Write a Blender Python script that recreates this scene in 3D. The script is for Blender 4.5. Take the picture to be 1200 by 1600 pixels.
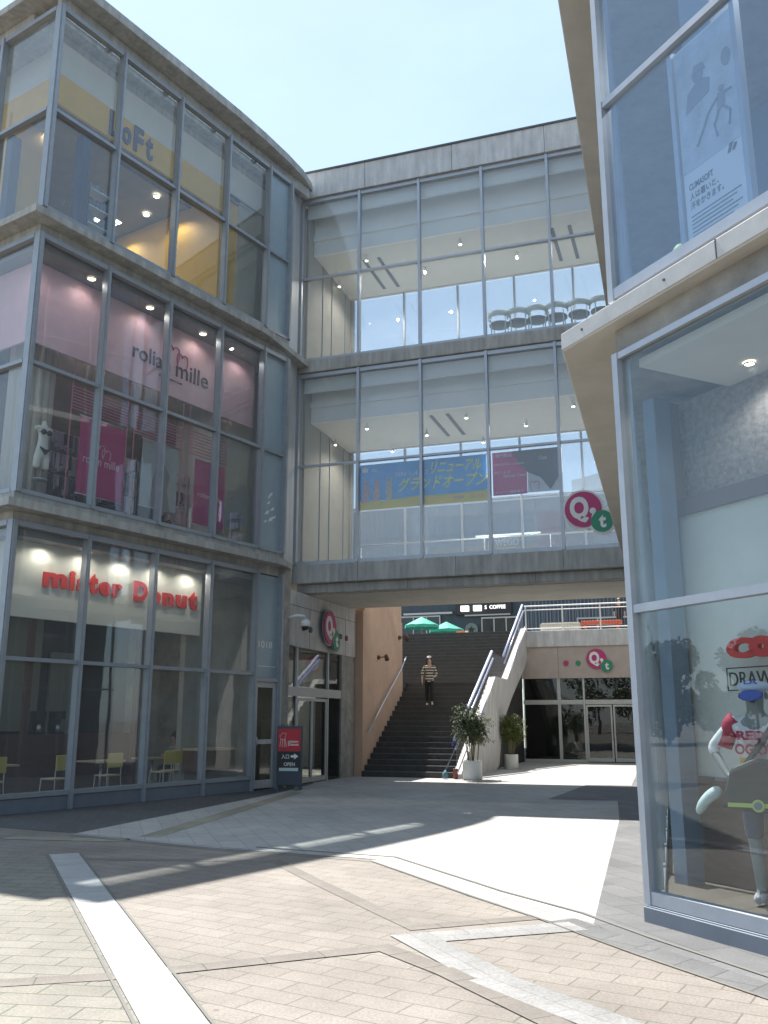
import bpy, bmesh, math, random
from mathutils import Vector, Matrix
random.seed(7)
R = math.radians
# ------------------------------------------------------------------ camera, world, sun
for o in list(bpy.data.objects): bpy.data.objects.remove(o)
sc = bpy.context.scene
COL = sc.collection
cam = bpy.data.cameras.new('camera'); camo = bpy.data.objects.new('camera', cam); COL.objects.link(camo)
cam.sensor_fit = 'VERTICAL'; cam.sensor_height = 36; cam.lens = 1410/1600*36; cam.clip_start = .05; cam.clip_end = 4000
camo.location = (0, 0, 1.55); camo.rotation_euler = (R(90+13), 0, 0)
sc.camera = camo
SUN_EL, SUN_AZ = R(63.8), R(-29.2)          # azimuth from +Y towards +X
w = bpy.data.worlds.new('World'); sc.world = w; w.use_nodes = True
nt = w.node_tree; bg = nt.nodes['Background']
sky = nt.nodes.new('ShaderNodeTexSky'); sky.sky_type = 'NISHITA'; sky.sun_disc = False
sky.sun_elevation = SUN_EL; sky.sun_rotation = SUN_AZ
sky.air_density = 1.0; sky.dust_density = .6; sky.ozone_density = 1.0
tc = nt.nodes.new('ShaderNodeTexCoord'); mp = nt.nodes.new('ShaderNodeMapping'); mp.inputs['Scale'].default_value = (1, 1, 2.6)
nz = nt.nodes.new('ShaderNodeTexNoise'); nz.inputs['Scale'].default_value = 2.1; nz.inputs['Detail'].default_value = 7; nz.inputs['Roughness'].default_value = .58
rp = nt.nodes.new('ShaderNodeValToRGB'); rp.color_ramp.elements[0].position = .47; rp.color_ramp.elements[0].color = (.5, .5, .5, 1)
rp.color_ramp.elements[1].position = .72; rp.color_ramp.elements[1].color = (.75, .75, .75, 1)
mx = nt.nodes.new('ShaderNodeMixRGB'); mx.inputs['Color2'].default_value = (3.5, 4.6, 5.6, 1)
nt.links.new(tc.outputs['Generated'], mp.inputs['Vector']); nt.links.new(mp.outputs[0], nz.inputs['Vector'])
nt.links.new(nz.outputs['Fac'], rp.inputs[0]); nt.links.new(rp.outputs[0], mx.inputs['Fac'])
nt.links.new(sky.outputs[0], mx.inputs['Color1']); nt.links.new(mx.outputs[0], bg.inputs['Color'])
bg.inputs['Strength'].default_value = .10
sl = bpy.data.lights.new('sun', 'SUN'); sl.energy = 5; sl.angle = R(.5); sl.color = (1, .95, .88)
so = bpy.data.objects.new('sun', sl); COL.objects.link(so)
sd = Vector((math.sin(SUN_AZ)*math.cos(SUN_EL), math.cos(SUN_AZ)*math.cos(SUN_EL), math.sin(SUN_EL)))
so.rotation_euler = sd.to_track_quat('Z', 'Y').to_euler(); so.location = (0, 0, 30)
sc.view_settings.view_transform = 'Standard'; sc.view_settings.look = 'None'
sc.view_settings.exposure = 1.22; sc.view_settings.gamma = 1
sc.cycles.max_bounces = 14; sc.cycles.transparent_max_bounces = 40; sc.cycles.diffuse_bounces = 5; sc.cycles.glossy_bounces = 5
sc.cycles.caustics_reflective = False; sc.cycles.caustics_refractive = False

# ------------------------------------------------------------------ materials
MATS = {}
def mat(name, col, rough=.6, metal=0, var=0, scale=3, bump=0, bscale=30, emit=0, spec=.5, col2=None, stretch=(1, 1, 1), streak=0):
    if name in MATS: return MATS[name]
    m = bpy.data.materials.new(name); m.use_nodes = True; t = m.node_tree; p = t.nodes['Principled BSDF']
    p.inputs['Base Color'].default_value = (*col, 1); p.inputs['Roughness'].default_value = rough
    p.inputs['Metallic'].default_value = metal; p.inputs['Specular IOR Level'].default_value = spec
    if emit:
        p.inputs['Emission Color'].default_value = (*col, 1); p.inputs['Emission Strength'].default_value = emit
    if var or bump:
        c = t.nodes.new('ShaderNodeTexCoord'); mpp = t.nodes.new('ShaderNodeMapping'); mpp.inputs['Scale'].default_value = stretch
        t.links.new(c.outputs['Object'], mpp.inputs['Vector'])
    if var:
        n = t.nodes.new('ShaderNodeTexNoise'); n.inputs['Scale'].default_value = scale; n.inputs['Detail'].default_value = 6; n.inputs['Roughness'].default_value = .65
        r = t.nodes.new('ShaderNodeValToRGB'); r.color_ramp.elements[0].position = .3; r.color_ramp.elements[1].position = .7
        a = col2 if col2 else tuple(max(0, x*(1-var)) for x in col); b = col if col2 else tuple(min(1, x*(1+var*.6)) for x in col)
        r.color_ramp.elements[0].color = (*a, 1); r.color_ramp.elements[1].color = (*b, 1)
        t.links.new(mpp.outputs[0], n.inputs['Vector']); t.links.new(n.outputs['Fac'], r.inputs[0]); t.links.new(r.outputs[0], p.inputs['Base Color'])
        if streak:
            m2 = t.nodes.new('ShaderNodeMapping'); m2.inputs['Scale'].default_value = (9, 9, .5); t.links.new(c.outputs['Object'], m2.inputs['Vector'])
            n2 = t.nodes.new('ShaderNodeTexNoise'); n2.inputs['Scale'].default_value = 1; n2.inputs['Detail'].default_value = 5; t.links.new(m2.outputs[0], n2.inputs['Vector'])
            g = t.nodes.new('ShaderNodeMapRange'); g.inputs['From Min'].default_value = .35; g.inputs['From Max'].default_value = .62; g.inputs['To Min'].default_value = 1-streak; g.inputs['To Max'].default_value = 1.04; t.links.new(n2.outputs['Fac'], g.inputs['Value'])
            k = t.nodes.new('ShaderNodeMixRGB'); k.blend_type = 'MULTIPLY'; k.inputs[0].default_value = 1; t.links.new(r.outputs[0], k.inputs[1]); t.links.new(g.outputs[0], k.inputs[2]); t.links.new(k.outputs[0], p.inputs['Base Color'])
    if bump:
        n = t.nodes.new('ShaderNodeTexNoise'); n.inputs['Scale'].default_value = bscale; n.inputs['Detail'].default_value = 4
        b = t.nodes.new('ShaderNodeBump'); b.inputs['Strength'].default_value = bump; b.inputs['Distance'].default_value = .01
        t.links.new(mpp.outputs[0], n.inputs['Vector']); t.links.new(n.outputs['Fac'], b.inputs['Height']); t.links.new(b.outputs[0], p.inputs['Normal'])
    MATS[name] = m; return m
def glass(name, tint, refl, rcol=(1, 1, 1), dirt_haze=.0):
    """window glass: clear sheet with a mirror reflection that grows towards grazing angles, and a pale film of dust and painted haze"""
    m = bpy.data.materials.new(name); m.use_nodes = True; t = m.node_tree
    t.nodes.remove(t.nodes['Principled BSDF']); out = t.nodes['Material Output']
    tr = t.nodes.new('ShaderNodeBsdfTransparent'); tr.inputs[0].default_value = (*tint, 1)
    gl = t.nodes.new('ShaderNodeBsdfGlossy'); gl.inputs['Roughness'].default_value = 0; gl.inputs['Color'].default_value = (*rcol, 1)
    lw = t.nodes.new('ShaderNodeLayerWeight'); lw.inputs['Blend'].default_value = .5
    pw = t.nodes.new('ShaderNodeMath'); pw.operation = 'POWER'; pw.inputs[1].default_value = 4.5; t.links.new(lw.outputs['Facing'], pw.inputs[0])
    mr = t.nodes.new('ShaderNodeMapRange'); mr.inputs['To Min'].default_value = refl; mr.inputs['To Max'].default_value = .7
    t.links.new(pw.outputs[0], mr.inputs['Value'])
    c = t.nodes.new('ShaderNodeTexCoord'); n = t.nodes.new('ShaderNodeTexNoise'); n.inputs['Scale'].default_value = .9; n.inputs['Detail'].default_value = 2
    b = t.nodes.new('ShaderNodeBump'); b.inputs['Strength'].default_value = .12; b.inputs['Distance'].default_value = .02
    t.links.new(c.outputs['Object'], n.inputs['Vector']); t.links.new(n.outputs['Fac'], b.inputs['Height']); t.links.new(b.outputs[0], gl.inputs['Normal'])
    mixs = t.nodes.new('ShaderNodeMixShader'); t.links.new(mr.outputs[0], mixs.inputs[0]); t.links.new(tr.outputs[0], mixs.inputs[1]); t.links.new(gl.outputs[0], mixs.inputs[2])
    last = mixs.outputs[0]
    if dirt_haze:
        df = t.nodes.new('ShaderNodeBsdfDiffuse'); df.inputs[0].default_value = (.75, .78, .8, 1)  # pale diffuse share: glass dust plus haze that lifts the dark interiors
        m2 = t.nodes.new('ShaderNodeMixShader'); m2.inputs[0].default_value = dirt_haze
        t.links.new(last, m2.inputs[1]); t.links.new(df.outputs[0], m2.inputs[2]); last = m2.outputs[0]
    t.links.new(last, out.inputs['Surface']); MATS[name] = m; return m
def paving(name, c1, c2, mortar, bw, bh, rot, msize=.006, offset=.5, shift=(0, 0), var=.25, rough=.75, dirt_haze=.3, bump=.4, bias=0):
    m = bpy.data.materials.new(name); m.use_nodes = True; t = m.node_tree; p = t.nodes['Principled BSDF']
    c = t.nodes.new('ShaderNodeTexCoord'); mpp = t.nodes.new('ShaderNodeMapping'); mpp.inputs['Rotation'].default_value = (0, 0, rot); mpp.inputs['Location'].default_value = (*shift, 0)
    br = t.nodes.new('ShaderNodeTexBrick'); br.offset = offset
    br.inputs['Color1'].default_value = (*c1, 1); br.inputs['Color2'].default_value = (*c2, 1); br.inputs['Mortar'].default_value = (*mortar, 1)
    br.inputs['Scale'].default_value = 1; br.inputs['Mortar Size'].default_value = msize; br.inputs['Mortar Smooth'].default_value = .2
    br.inputs['Bias'].default_value = bias; br.inputs['Brick Width'].default_value = bw; br.inputs['Row Height'].default_value = bh
    t.links.new(c.outputs['Object'], mpp.inputs['Vector']); t.links.new(mpp.outputs[0], br.inputs['Vector'])
    n = t.nodes.new('ShaderNodeTexNoise'); n.inputs['Scale'].default_value = 55; n.inputs['Detail'].default_value = 5
    n2 = t.nodes.new('ShaderNodeTexNoise'); n2.inputs['Scale'].default_value = .7; n2.inputs['Detail'].default_value = 6
    t.links.new(c.outputs['Object'], n.inputs['Vector']); t.links.new(c.outputs['Object'], n2.inputs['Vector'])
    def mul(a, src, lo, hi):
        mr = t.nodes.new('ShaderNodeMapRange'); mr.inputs['From Min'].default_value = .3; mr.inputs['From Max'].default_value = .7
        mr.inputs['To Min'].default_value = lo; mr.inputs['To Max'].default_value = hi; t.links.new(src, mr.inputs['Value'])
        k = t.nodes.new('ShaderNodeMixRGB'); k.blend_type = 'MULTIPLY'; k.inputs[0].default_value = 1
        t.links.new(a, k.inputs[1]); t.links.new(mr.outputs[0], k.inputs[2]); return k.outputs[0]
    o = mul(br.outputs['Color'], n.outputs['Fac'], 1-var, 1+var*.5); o = mul(o, n2.outputs['Fac'], 1-dirt_haze, 1.05)
    n3 = t.nodes.new('ShaderNodeTexNoise'); n3.inputs['Scale'].default_value = 2.6; n3.inputs['Detail'].default_value = 8; n3.inputs['Roughness'].default_value = .75
    t.links.new(c.outputs['Object'], n3.inputs['Vector']); o = mul(o, n3.outputs['Fac'], .80, 1.06)
    vo = t.nodes.new('ShaderNodeTexVoronoi'); vo.inputs['Scale'].default_value = 1.7; t.links.new(c.outputs['Object'], vo.inputs['Vector'])
    mg = t.nodes.new('ShaderNodeMapRange'); mg.inputs['From Min'].default_value = .025; mg.inputs['From Max'].default_value = .04; mg.inputs['To Min'].default_value = .55; mg.inputs['To Max'].default_value = 1; t.links.new(vo.outputs['Distance'], mg.inputs['Value'])
    kk = t.nodes.new('ShaderNodeMixRGB'); kk.blend_type = 'MULTIPLY'; kk.inputs[0].default_value = .8; t.links.new(o, kk.inputs[1]); t.links.new(mg.outputs[0], kk.inputs[2]); o = kk.outputs[0]
    t.links.new(o, p.inputs['Base Color']); p.inputs['Roughness'].default_value = rough
    b = t.nodes.new('ShaderNodeBump'); b.inputs['Strength'].default_value = bump; b.inputs['Distance'].default_value = .006; b.invert = True
    t.links.new(br.outputs['Fac'], b.inputs['Height']); t.links.new(b.outputs[0], p.inputs['Normal'])
    MATS[name] = m; return m

CONC = mat('concrete', (.42, .415, .39), .8, streak=.17, var=.28, scale=2.2, stretch=(1.6, 1.6, .5), bump=.15, bscale=40)
CONCW = mat('warm concrete soffit', (.54, .52, .47), .85, var=.14, scale=1.6, bump=.1)
CONCL = mat('light concrete', (.54, .53, .52), .75, streak=.12, var=.2, scale=3.5, stretch=(1.5, 1.5, .5), bump=.12)
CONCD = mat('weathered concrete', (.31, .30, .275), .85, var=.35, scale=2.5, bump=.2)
PEACH = mat('peach render', (.60, .41, .30), .85, var=.12, scale=1.5)
PINKW = mat('pinkish wall panel', (.44, .37, .33), .8, var=.12, scale=2)
FRAME = mat('grey painted frame', (.32, .345, .375), .4, .25, var=.1, scale=5)
FRAMEL = mat('light grey frame', (.44, .47, .52), .38, .25, var=.08, scale=5)
FRAMEW = mat('pale frame', (.46, .46, .44), .45, .1)
PLINTH = mat('blue grey plinth', (.20, .225, .265), .45, .2, var=.1)
CLADW = mat('pale metal cladding', (.50, .50, .50), .45, .15, streak=.12, var=.1, stretch=(1, 1, .2))
WHITE = mat('white paint', (.72, .72, .70), .6, var=.06)
OFFW = mat('off white wall', (.62, .62, .57), .75, var=.06)
CEIL = mat('pale ceiling', (.72, .70, .65), .8, var=.05)
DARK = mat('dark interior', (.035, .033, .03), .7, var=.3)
DGREY = mat('dark grey', (.10, .105, .11), .6, var=.2)
MIDG = mat('mid grey', (.24, .24, .25), .65, var=.12)
BLACK = mat('black', (.02, .02, .022), .5)
BROWN = mat('dark wood', (.10, .045, .03), .5, var=.3, scale=6, stretch=(1, 1, 5))
TANF = mat('tan floor', (.13, .10, .075), .5, var=.2)
RED = mat('red', (.62, .03, .025), .45); REDP = mat('sign red', (.50, .02, .03), .45)
YEL = mat('yellow orange', (.72, .42, .05), .65, var=.08); YELC = mat('chair yellow', (.55, .45, .10), .5)
PINK = mat('soft pink', (.80, .50, .55), .65, var=.07); HOT = mat('hot pink', (.50, .035, .18), .55, var=.05)
PINKB = mat('pink slats', (.52, .15, .22), .55)
NAVY = mat('navy', (.03, .045, .11), .5); BLUE = mat('banner blue', (.03, .36, .80), .55, var=.25, scale=2.2, col2=(.12, .52, .88))
BLUEG = mat('blue grey column', (.14, .19, .26), .5, var=.1)
MAG = mat('logo magenta', (.42, .03, .14), .45); GRN = mat('logo green', (.02, .22, .12), .45)
SKIN = mat('skin', (.55, .36, .27), .55); HAIR = mat('hair', (.02, .015, .012), .6)
SOIL = mat('soil', (.05, .035, .025), .9, var=.3); STEEL = mat('brushed steel', (.55, .57, .60), .3, .8)
RAIL = mat('blue white rail', (.46, .50, .66), .35, .35); RAILD = mat('deep blue rail', (.10, .13, .42), .4, .2)
FROST = mat('frosted film', (.30, .38, .42), .35, var=.08, spec=.6)
LAMP = mat('lamp glow', (1, .86, .62), .5, emit=7); LAMPW = mat('tube glow', (1, .93, .78), .5, emit=3.5)
SIGNL = mat('lit lettering', (.9, .92, .88), .5, emit=.7)
TEAL = mat('dark teal cladding', (.045, .065, .08), .6, var=.2, scale=4, stretch=(1, 1, .1))
BGB = mat('blue grey cladding', (.13, .16, .21), .6, var=.15, scale=3, stretch=(1, 1, .15))
G_L = glass('clear shop glass', (.93, .95, .95), .055, dirt_haze=.05)
G_B = glass('bridge glass', (.93, .95, .96), .05, dirt_haze=.085)
G_R = glass('blue tinted glass', (.80, .87, .94), .11, (.85, .93, 1), dirt_haze=.03)
G_R1 = glass('shop front glass', (.90, .94, .95), .05, (.92, .97, 1), dirt_haze=.012)
G_D = glass('dark door glass', (.55, .58, .56), .045, dirt_haze=.008)

def translucent(m, f=.45):
    t = m.node_tree; p = t.nodes['Principled BSDF']; out = t.nodes['Material Output']
    tl = t.nodes.new('ShaderNodeBsdfTranslucent'); mix = t.nodes.new('ShaderNodeMixShader'); mix.inputs[0].default_value = f
    bc = p.inputs['Base Color']
    if bc.links: t.links.new(bc.links[0].from_socket, tl.inputs[0])
    else: tl.inputs[0].default_value = bc.default_value
    t.links.new(p.outputs[0], mix.inputs[1]); t.links.new(tl.outputs[0], mix.inputs[2]); t.links.new(mix.outputs[0], out.inputs['Surface'])
# ------------------------------------------------------------------ frames and mesh collector
class Fr:
    def __init__(s, x, y, th, dz=0):
        s.x, s.y, s.th, s.dz = x, y, th, dz; s.ex, s.ey = math.cos(th), math.sin(th)
    def pt(s, a, b, z=0): return Vector((s.x+a*s.ex-b*s.ey, s.y+a*s.ey+b*s.ex, z+s.dz))
    def turned(s, a, b, dth):
        p = s.pt(a, b); return Fr(p.x, p.y, s.th+dth)
W0 = Fr(0, 0, 0)
LF = Fr(-6.61, 15.67, R(57))                       # left building: a along the front, b into the building
LS = LF.turned(0, 0, R(90)); LS = Fr(LF.x, LF.y, R(57-90))   # its left face, reached with negative a
BF = Fr(-2.3, 23.2, R(-18.7))                      # bridge
RF = Fr(2.13, 7.68, math.atan2(-.9, .435))         # right building front
thS = math.atan2(-.955, -.296); SF = Fr(2.13+.296*13.4, 7.68+.955*13.4, thS)   # its side face, a runs towards the corner (a=13.4)
class MB:
    def __init__(s, f=W0): s.f = f; s.v = []; s.F = []; s.mi = []; s.sm = []; s.cur = 0; s.smooth = False
    def add(s, vs, fs):
        n = len(s.v)
        for a, b, z in vs: s.v.append(s.f.pt(a, b, z))
        for q in fs: s.F.append([i+n for i in q]); s.mi.append(s.cur); s.sm.append(s.smooth)
        return s
    def box(s, a0, a1, b0, b1, z0, z1):
        return s.add([(a0, b0, z0), (a1, b0, z0), (a1, b1, z0), (a0, b1, z0), (a0, b0, z1), (a1, b0, z1), (a1, b1, z1), (a0, b1, z1)],
                     [(0, 3, 2, 1), (4, 5, 6, 7), (0, 1, 5, 4), (1, 2, 6, 5), (2, 3, 7, 6), (3, 0, 4, 7)])
    def prism(s, poly, z0, z1):                    # plan polygon, counter-clockwise
        n = len(poly)
        return s.add([(a, b, z0) for a, b in poly]+[(a, b, z1) for a, b in poly],
                     [tuple(range(n-1, -1, -1)), tuple(range(n, 2*n))]+[(i, (i+1) % n, n+(i+1) % n, n+i) for i in range(n)])
    def front(s, poly, b0, b1):                    # polygon in (a,z), thickness b0..b1
        n = len(poly)
        return s.add([(a, b0, z) for a, z in poly]+[(a, b1, z) for a, z in poly],
                     [tuple(range(n)), tuple(range(2*n-1, n-1, -1))]+[((i+1) % n, i, n+i, n+(i+1) % n) for i in range(n)])
    def side(s, poly, a0, a1):                     # polygon in (b,z), thickness a0..a1
        n = len(poly)
        return s.add([(a0, b, z) for b, z in poly]+[(a1, b, z) for b, z in poly],
                     [tuple(range(n-1, -1, -1)), tuple(range(n, 2*n))]+[(i, (i+1) % n, n+(i+1) % n, n+i) for i in range(n)])
    def tube(s, pts, r, n=8, r1=None):
        P = [Vector(p) for p in pts]; vs = []; k = len(P)
        for i, p in enumerate(P):
            d = (P[min(i+1, k-1)]-P[max(i-1, 0)]).normalized(); u = d.orthogonal().normalized() if abs(d.z) < .99 else Vector((1, 0, 0))
            if abs(d.z) < .99: u = Vector((0, 0, 1)).cross(d).normalized()
            v = d.cross(u); rr = r if r1 is None else r+(r1-r)*i/(k-1)
            for j in range(n):
                t = 2*math.pi*j/n; q = p+u*math.cos(t)*rr+v*math.sin(t)*rr; vs.append(tuple(q))
        fs = [(i*n+j, i*n+(j+1) % n, (i+1)*n+(j+1) % n, (i+1)*n+j) for i in range(k-1) for j in range(n)]
        fs += [tuple(range(n-1, -1, -1)), tuple((k-1)*n+j for j in range(n))]
        sm = s.smooth; s.smooth = n > 6; s.add(vs, fs); s.smooth = sm; return s
    def lathe(s, prof, a=0, b=0, n=24, cap=True):  # prof: (r,z)
        vs = [(a+r*math.cos(2*math.pi*j/n), b+r*math.sin(2*math.pi*j/n), z) for r, z in prof for j in range(n)]
        k = len(prof); fs = [(i*n+j, i*n+(j+1) % n, (i+1)*n+(j+1) % n, (i+1)*n+j) for i in range(k-1) for j in range(n)]
        if cap: fs += [tuple(range(n-1, -1, -1)), tuple((k-1)*n+j for j in range(n))]
        sm = s.smooth; s.smooth = True; s.add(vs, fs); s.smooth = sm; return s
    def disc(s, a, z, r, b0, b1, n=28, ra=None):   # disc standing in the (a,z) plane
        ra = ra or r
        return s.front([(a+ra*math.cos(2*math.pi*j/n), z+r*math.sin(2*math.pi*j/n)) for j in range(n)], b0, b1)
    def ball(s, a, b, z, r, rz=None, n=12, m=8, rb=None):
        rz = rz or r; rb = rb or r; vs = []
        for i in range(m+1):
            t = math.pi*i/m
            for j in range(n): u = 2*math.pi*j/n; vs.append((a+r*math.sin(t)*math.cos(u), b+rb*math.sin(t)*math.sin(u), z+rz*math.cos(t)))
        sm = s.smooth; s.smooth = True
        s.add(vs, [(i*n+j, (i+1)*n+j, (i+1)*n+(j+1) % n, i*n+(j+1) % n) for i in range(m) for j in range(n)]); s.smooth = sm; return s
    def text(s, body, a0, a1, z0, z1, b, depth=.01, bold=0, slant=0, vertical=False):
        vs, fs = text_mesh(body, bold)
        x0 = min(v[0] for v in vs); x1 = max(v[0] for v in vs); y0 = min(v[1] for v in vs); y1 = max(v[1] for v in vs)
        sx = (a1-a0)/(x1-x0); sz = (z1-z0)/(y1-y0); out = []
        for x, y, z in vs:
            out.append((a0+(x-x0)*sx+slant*(y-y0)*sz, b-(depth if z > 0 else 0), z0+(y-y0)*sz))
        return s.add(out, fs)
_tm = {}
def text_mesh(body, bold):
    k = (body, bold)
    if k in _tm: return _tm[k]
    c = bpy.data.curves.new('t', 'FONT'); c.body = body; c.size = 1; c.extrude = .05; c.offset = bold; c.resolution_u = 4
    o = bpy.data.objects.new('t', c); COL.objects.link(o)
    dg = bpy.context.evaluated_depsgraph_get(); dg.update(); me = bpy.data.meshes.new_from_object(o.evaluated_get(dg))
    r = ([tuple(v.co) for v in me.vertices], [tuple(p.vertices) for p in me.polygons])
    bpy.data.objects.remove(o); bpy.data.curves.remove(c); bpy.data.meshes.remove(me); _tm[k] = r; return r
EMP = {}
def build(name, mb, mats, parent=None, at=None, th=0, bevel=0):
    """link the collected geometry as ONE mesh; under its parent, or top-level with its origin at its base"""
    if not isinstance(mats, (list, tuple)): mats = [mats]
    if parent is not None: M = EMP[parent.name]
    else:
        if at is None:
            xs = [v.x for v in mb.v]; ys = [v.y for v in mb.v]; at = ((min(xs)+max(xs))/2, (min(ys)+max(ys))/2, min(v.z for v in mb.v))
        M = Matrix.Translation(at) @ Matrix.Rotation(th, 4, 'Z')
    inv = M.inverted(); me = bpy.data.meshes.new(name)
    me.from_pydata([tuple(inv @ v) for v in mb.v], [], mb.F)
    for m in mats: me.materials.append(m)
    me.polygons.foreach_set('material_index', mb.mi); me.polygons.foreach_set('use_smooth', mb.sm); me.update()
    o = bpy.data.objects.new(name, me); COL.objects.link(o)
    EMP[o.name] = M
    if parent is not None: o.parent = parent; o.matrix_parent_inverse = Matrix.Identity(4)
    else: o.matrix_basis = M
    if bevel:
        b = o.modifiers.new('bevel', 'BEVEL'); b.width = bevel; b.segments = 2; b.limit_method = 'ANGLE'
    return o
def tag(o, label, cat, group=None):
    o['label'] = label; o['category'] = cat
    if group: o['group'] = group
    return o
def struct(name, mb, m, **k):
    o = build(name, mb, m, **k); o['kind'] = 'structure'; return o
def thing(name, label, cat, f, a, b, z, group=None, dth=0):
    o = bpy.data.objects.new(name, None); o.empty_display_size = .2; COL.objects.link(o)
    o.location = f.pt(a, b, z); o.rotation_euler = (0, 0, f.th+dth)
    EMP[o.name] = Matrix.Translation(f.pt(a, b, z)) @ Matrix.Rotation(f.th+dth, 4, 'Z')
    return tag(o, label, cat, group)
def single(name, mb, m, label, cat, group=None, **k): return tag(build(name, mb, m, **k), label, cat, group)
def dup(root, M, label, group=None):
    """copy a thing with its parts and sub-parts"""
    r = root.copy(); COL.objects.link(r); r.matrix_basis = M; r['label'] = label
    if group: r['group'] = group
    for ch in list(root.children):
        c = ch.copy(); COL.objects.link(c); c.parent = r
        for g in list(ch.children):
            d = g.copy(); COL.objects.link(d); d.parent = c
    return r
def Mx(f, a, b, z, dth=0): return Matrix.Translation(f.pt(a, b, z)) @ Matrix.Rotation(f.th+dth, 4, 'Z')

# ------------------------------------------------------------------ ground
P_BEIGE = paving('beige brick paving', (.232, .206, .180), (.254, .228, .202), (.135, .127, .105), .40, .20, R(32), .006)
P_BEIGE2 = paving('yellowish brick paving', (.215, .203, .172), (.243, .23, .197), (.10, .115, .07), .40, .20, R(8), .007)
P_GRAN = paving('pale granite tiles', (.36, .353, .336), (.40, .393, .375), (.24, .235, .22), .60, .30, R(71.3+2), .005, var=.12, dirt_haze=.16, bump=.15)
P_SLATE = paving('grey slate tiles', (.125, .128, .132), (.165, .168, .172), (.08, .08, .08), .60, .30, R(71.3), .006, var=.2, dirt_haze=.3)
P_DARK = paving('dark grey setts', (.075, .08, .088), (.10, .105, .11), (.04, .04, .04), .20, .10, R(-57), .006, var=.3)
P_BAND = paving('brown band bricks', (.18, .162, .143), (.20, .182, .16), (.09, .08, .065), .40, 2, 0, .005, var=.2, shift=(0, .8))
P_WBAND = paving('pale band bricks', (.34, .34, .335), (.39, .39, .385), (.20, .20, .19), .45, 2, 0, .005, shift=(0, .8))
P_WROW = paving('pale band double row', (.265, .263, .26), (.30, .298, .294), (.20, .20, .19), .30, .15, 0, .005, shift=(0, .0))
P_STRIP = paving('white strip slabs', (.35, .35, .345), (.39, .39, .385), (.22, .22, .21), .45, 2, 0, .006, offset=0, shift=(0, .8), var=.1, dirt_haze=.12, bump=.2)
P_TACT = paving('tactile yellow', (.30, .28, .21), (.33, .31, .235), (.20, .18, .14), .30, .30, 0, .008, offset=0, shift=(0, .15))
P_LINE = mat('dark joint', (.13, .13, .12), .8)
def sheet(name, pts, lvl, m, label=None, f=W0):
    mb = MB(f)
    n = len(pts); mb.add([(x, y, lvl*.0015) for x, y in pts], [tuple(range(n))])
    if (sum((pts[i][0]*pts[(i+1) % n][1]-pts[(i+1) % n][0]*pts[i][1]) for i in range(n))) < 0: mb.F = [tuple(reversed(q)) for q in mb.F]
    return struct(name, mb, m, at=(0, 0, 0))
def band(name, pts, wd, lvl, m):
    for i in range(len(pts)-1):
        a = Vector(pts[i]); b = Vector(pts[i+1]); d = (b-a).normalized(); n = Vector((-d.y, d.x))*wd/2
        e = d*(wd/2 if i else 0)
        mb = MB(); q = [a-n-e, b-n, b+n, a+n-e]; z = (lvl+i*.3)*.0015
        mb.add([(p.x, p.y, z) for p in q], [(0, 1, 2, 3)])
        # bricks run along the band: the sheet carries its own rotation
        M = Matrix.Translation((a.x, a.y, 0)) @ Matrix.Rotation(math.atan2(d.y, d.x), 4, 'Z')
        o = build(name, mb, m, at=(a.x, a.y, 0), th=math.atan2(d.y, d.x)); o['kind'] = 'structure'
mb = MB(); mb.add([(-900, -900, 0), (900, -900, 0), (900, 900, 0), (-900, 900, 0)], [(0, 1, 2, 3)])
struct('ground', mb, P_BEIGE, at=(0, 0, 0))
sheet('left_paving', [(-3.62, 10.99), (-1.1, 5.21), (1.0, -1), (-12, -1), (-12, 12), (-7.6, 13.0), (-3.9, 11.35)], 1, P_BEIGE2)
# dark paving along the shop front, pale granite court, slate margin
fr = [LF.pt(a, b) for a, b in [(-6, -.02), (7.6, -.02)]]
sheet('dark_paving', [(-14, 12.6), (-7.5, 13.1), (-5.9, 14.15), (-4.33, 13.4), (-2.36, 20.47), (-1.76, 23.9), (-2.2, 24.2), (-2.4, 22.6), (-6.9, 15.7), (-14, 20.5)], 2, P_DARK)
sheet('granite_court', [(-4.33, 13.4), (-1.99, 11.95), (-.05, 11.0), (.93, 8.9), (1.64, 7.6), (3.79, 15.26), (6.2, 23.5), (10.07, 36.5), (2, 39), (-2.4, 27.5), (-1.76, 23.5), (-2.36, 20.47)], 1, P_GRAN)
sheet('slate_margin', [(1.64, 7.6), (1.83, 6.67), (2.24, 5.76), (2.9, 4.4), (6, 4), (12, 24), (16, 36), (10.07, 36.5), (6.2, 23.5), (3.79, 15.26)], 2, P_SLATE)
sheet('slate_patch', [(3.3, 19.0), (3.9, 20.47), (5.0, 23.2), (8, 22.4), (6.8, 15.0), (3.75, 15.1), (4.6, 18.6)], 3, P_SLATE)
band('border_slabs', [(-4.33, 13.3), (-1.99, 11.85), (-.05, 10.97)], .10, 3, P_WBAND)
band('border_slabs', [(-.05, 10.93), (.93, 8.75), (1.42, 7.72)], .24, 3, P_WBAND)
band('slate_border', [(1.42, 7.72), (1.83, 6.72), (2.4, 5.5), (3.2, 3.8)], .24, 3, P_SLATE)
band('drain_slot', [(-1.6, 11.95), (.13, 11.12), (1.10, 8.95), (1.63, 7.99), (1.95, 7.1), (2.42, 5.98), (3.3, 4.0)], .035, 5, P_LINE)
band('drain_edge', [(-4.36, 13.14), (-2.05, 11.7), (-.14, 10.78), (.80, 8.68), (1.18, 7.9), (1.69, 6.68), (2.27, 5.45)], .02, 5, P_LINE)
band('white_strip', [(-3.80, 11.35), (-1.10, 5.21), (.3, 2.0)], .33, 6, P_STRIP)
band('strip_edge', [(-3.62, 11.40), (-.92, 5.26), (.5, 2.05)], .02, 5, P_LINE)
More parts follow.
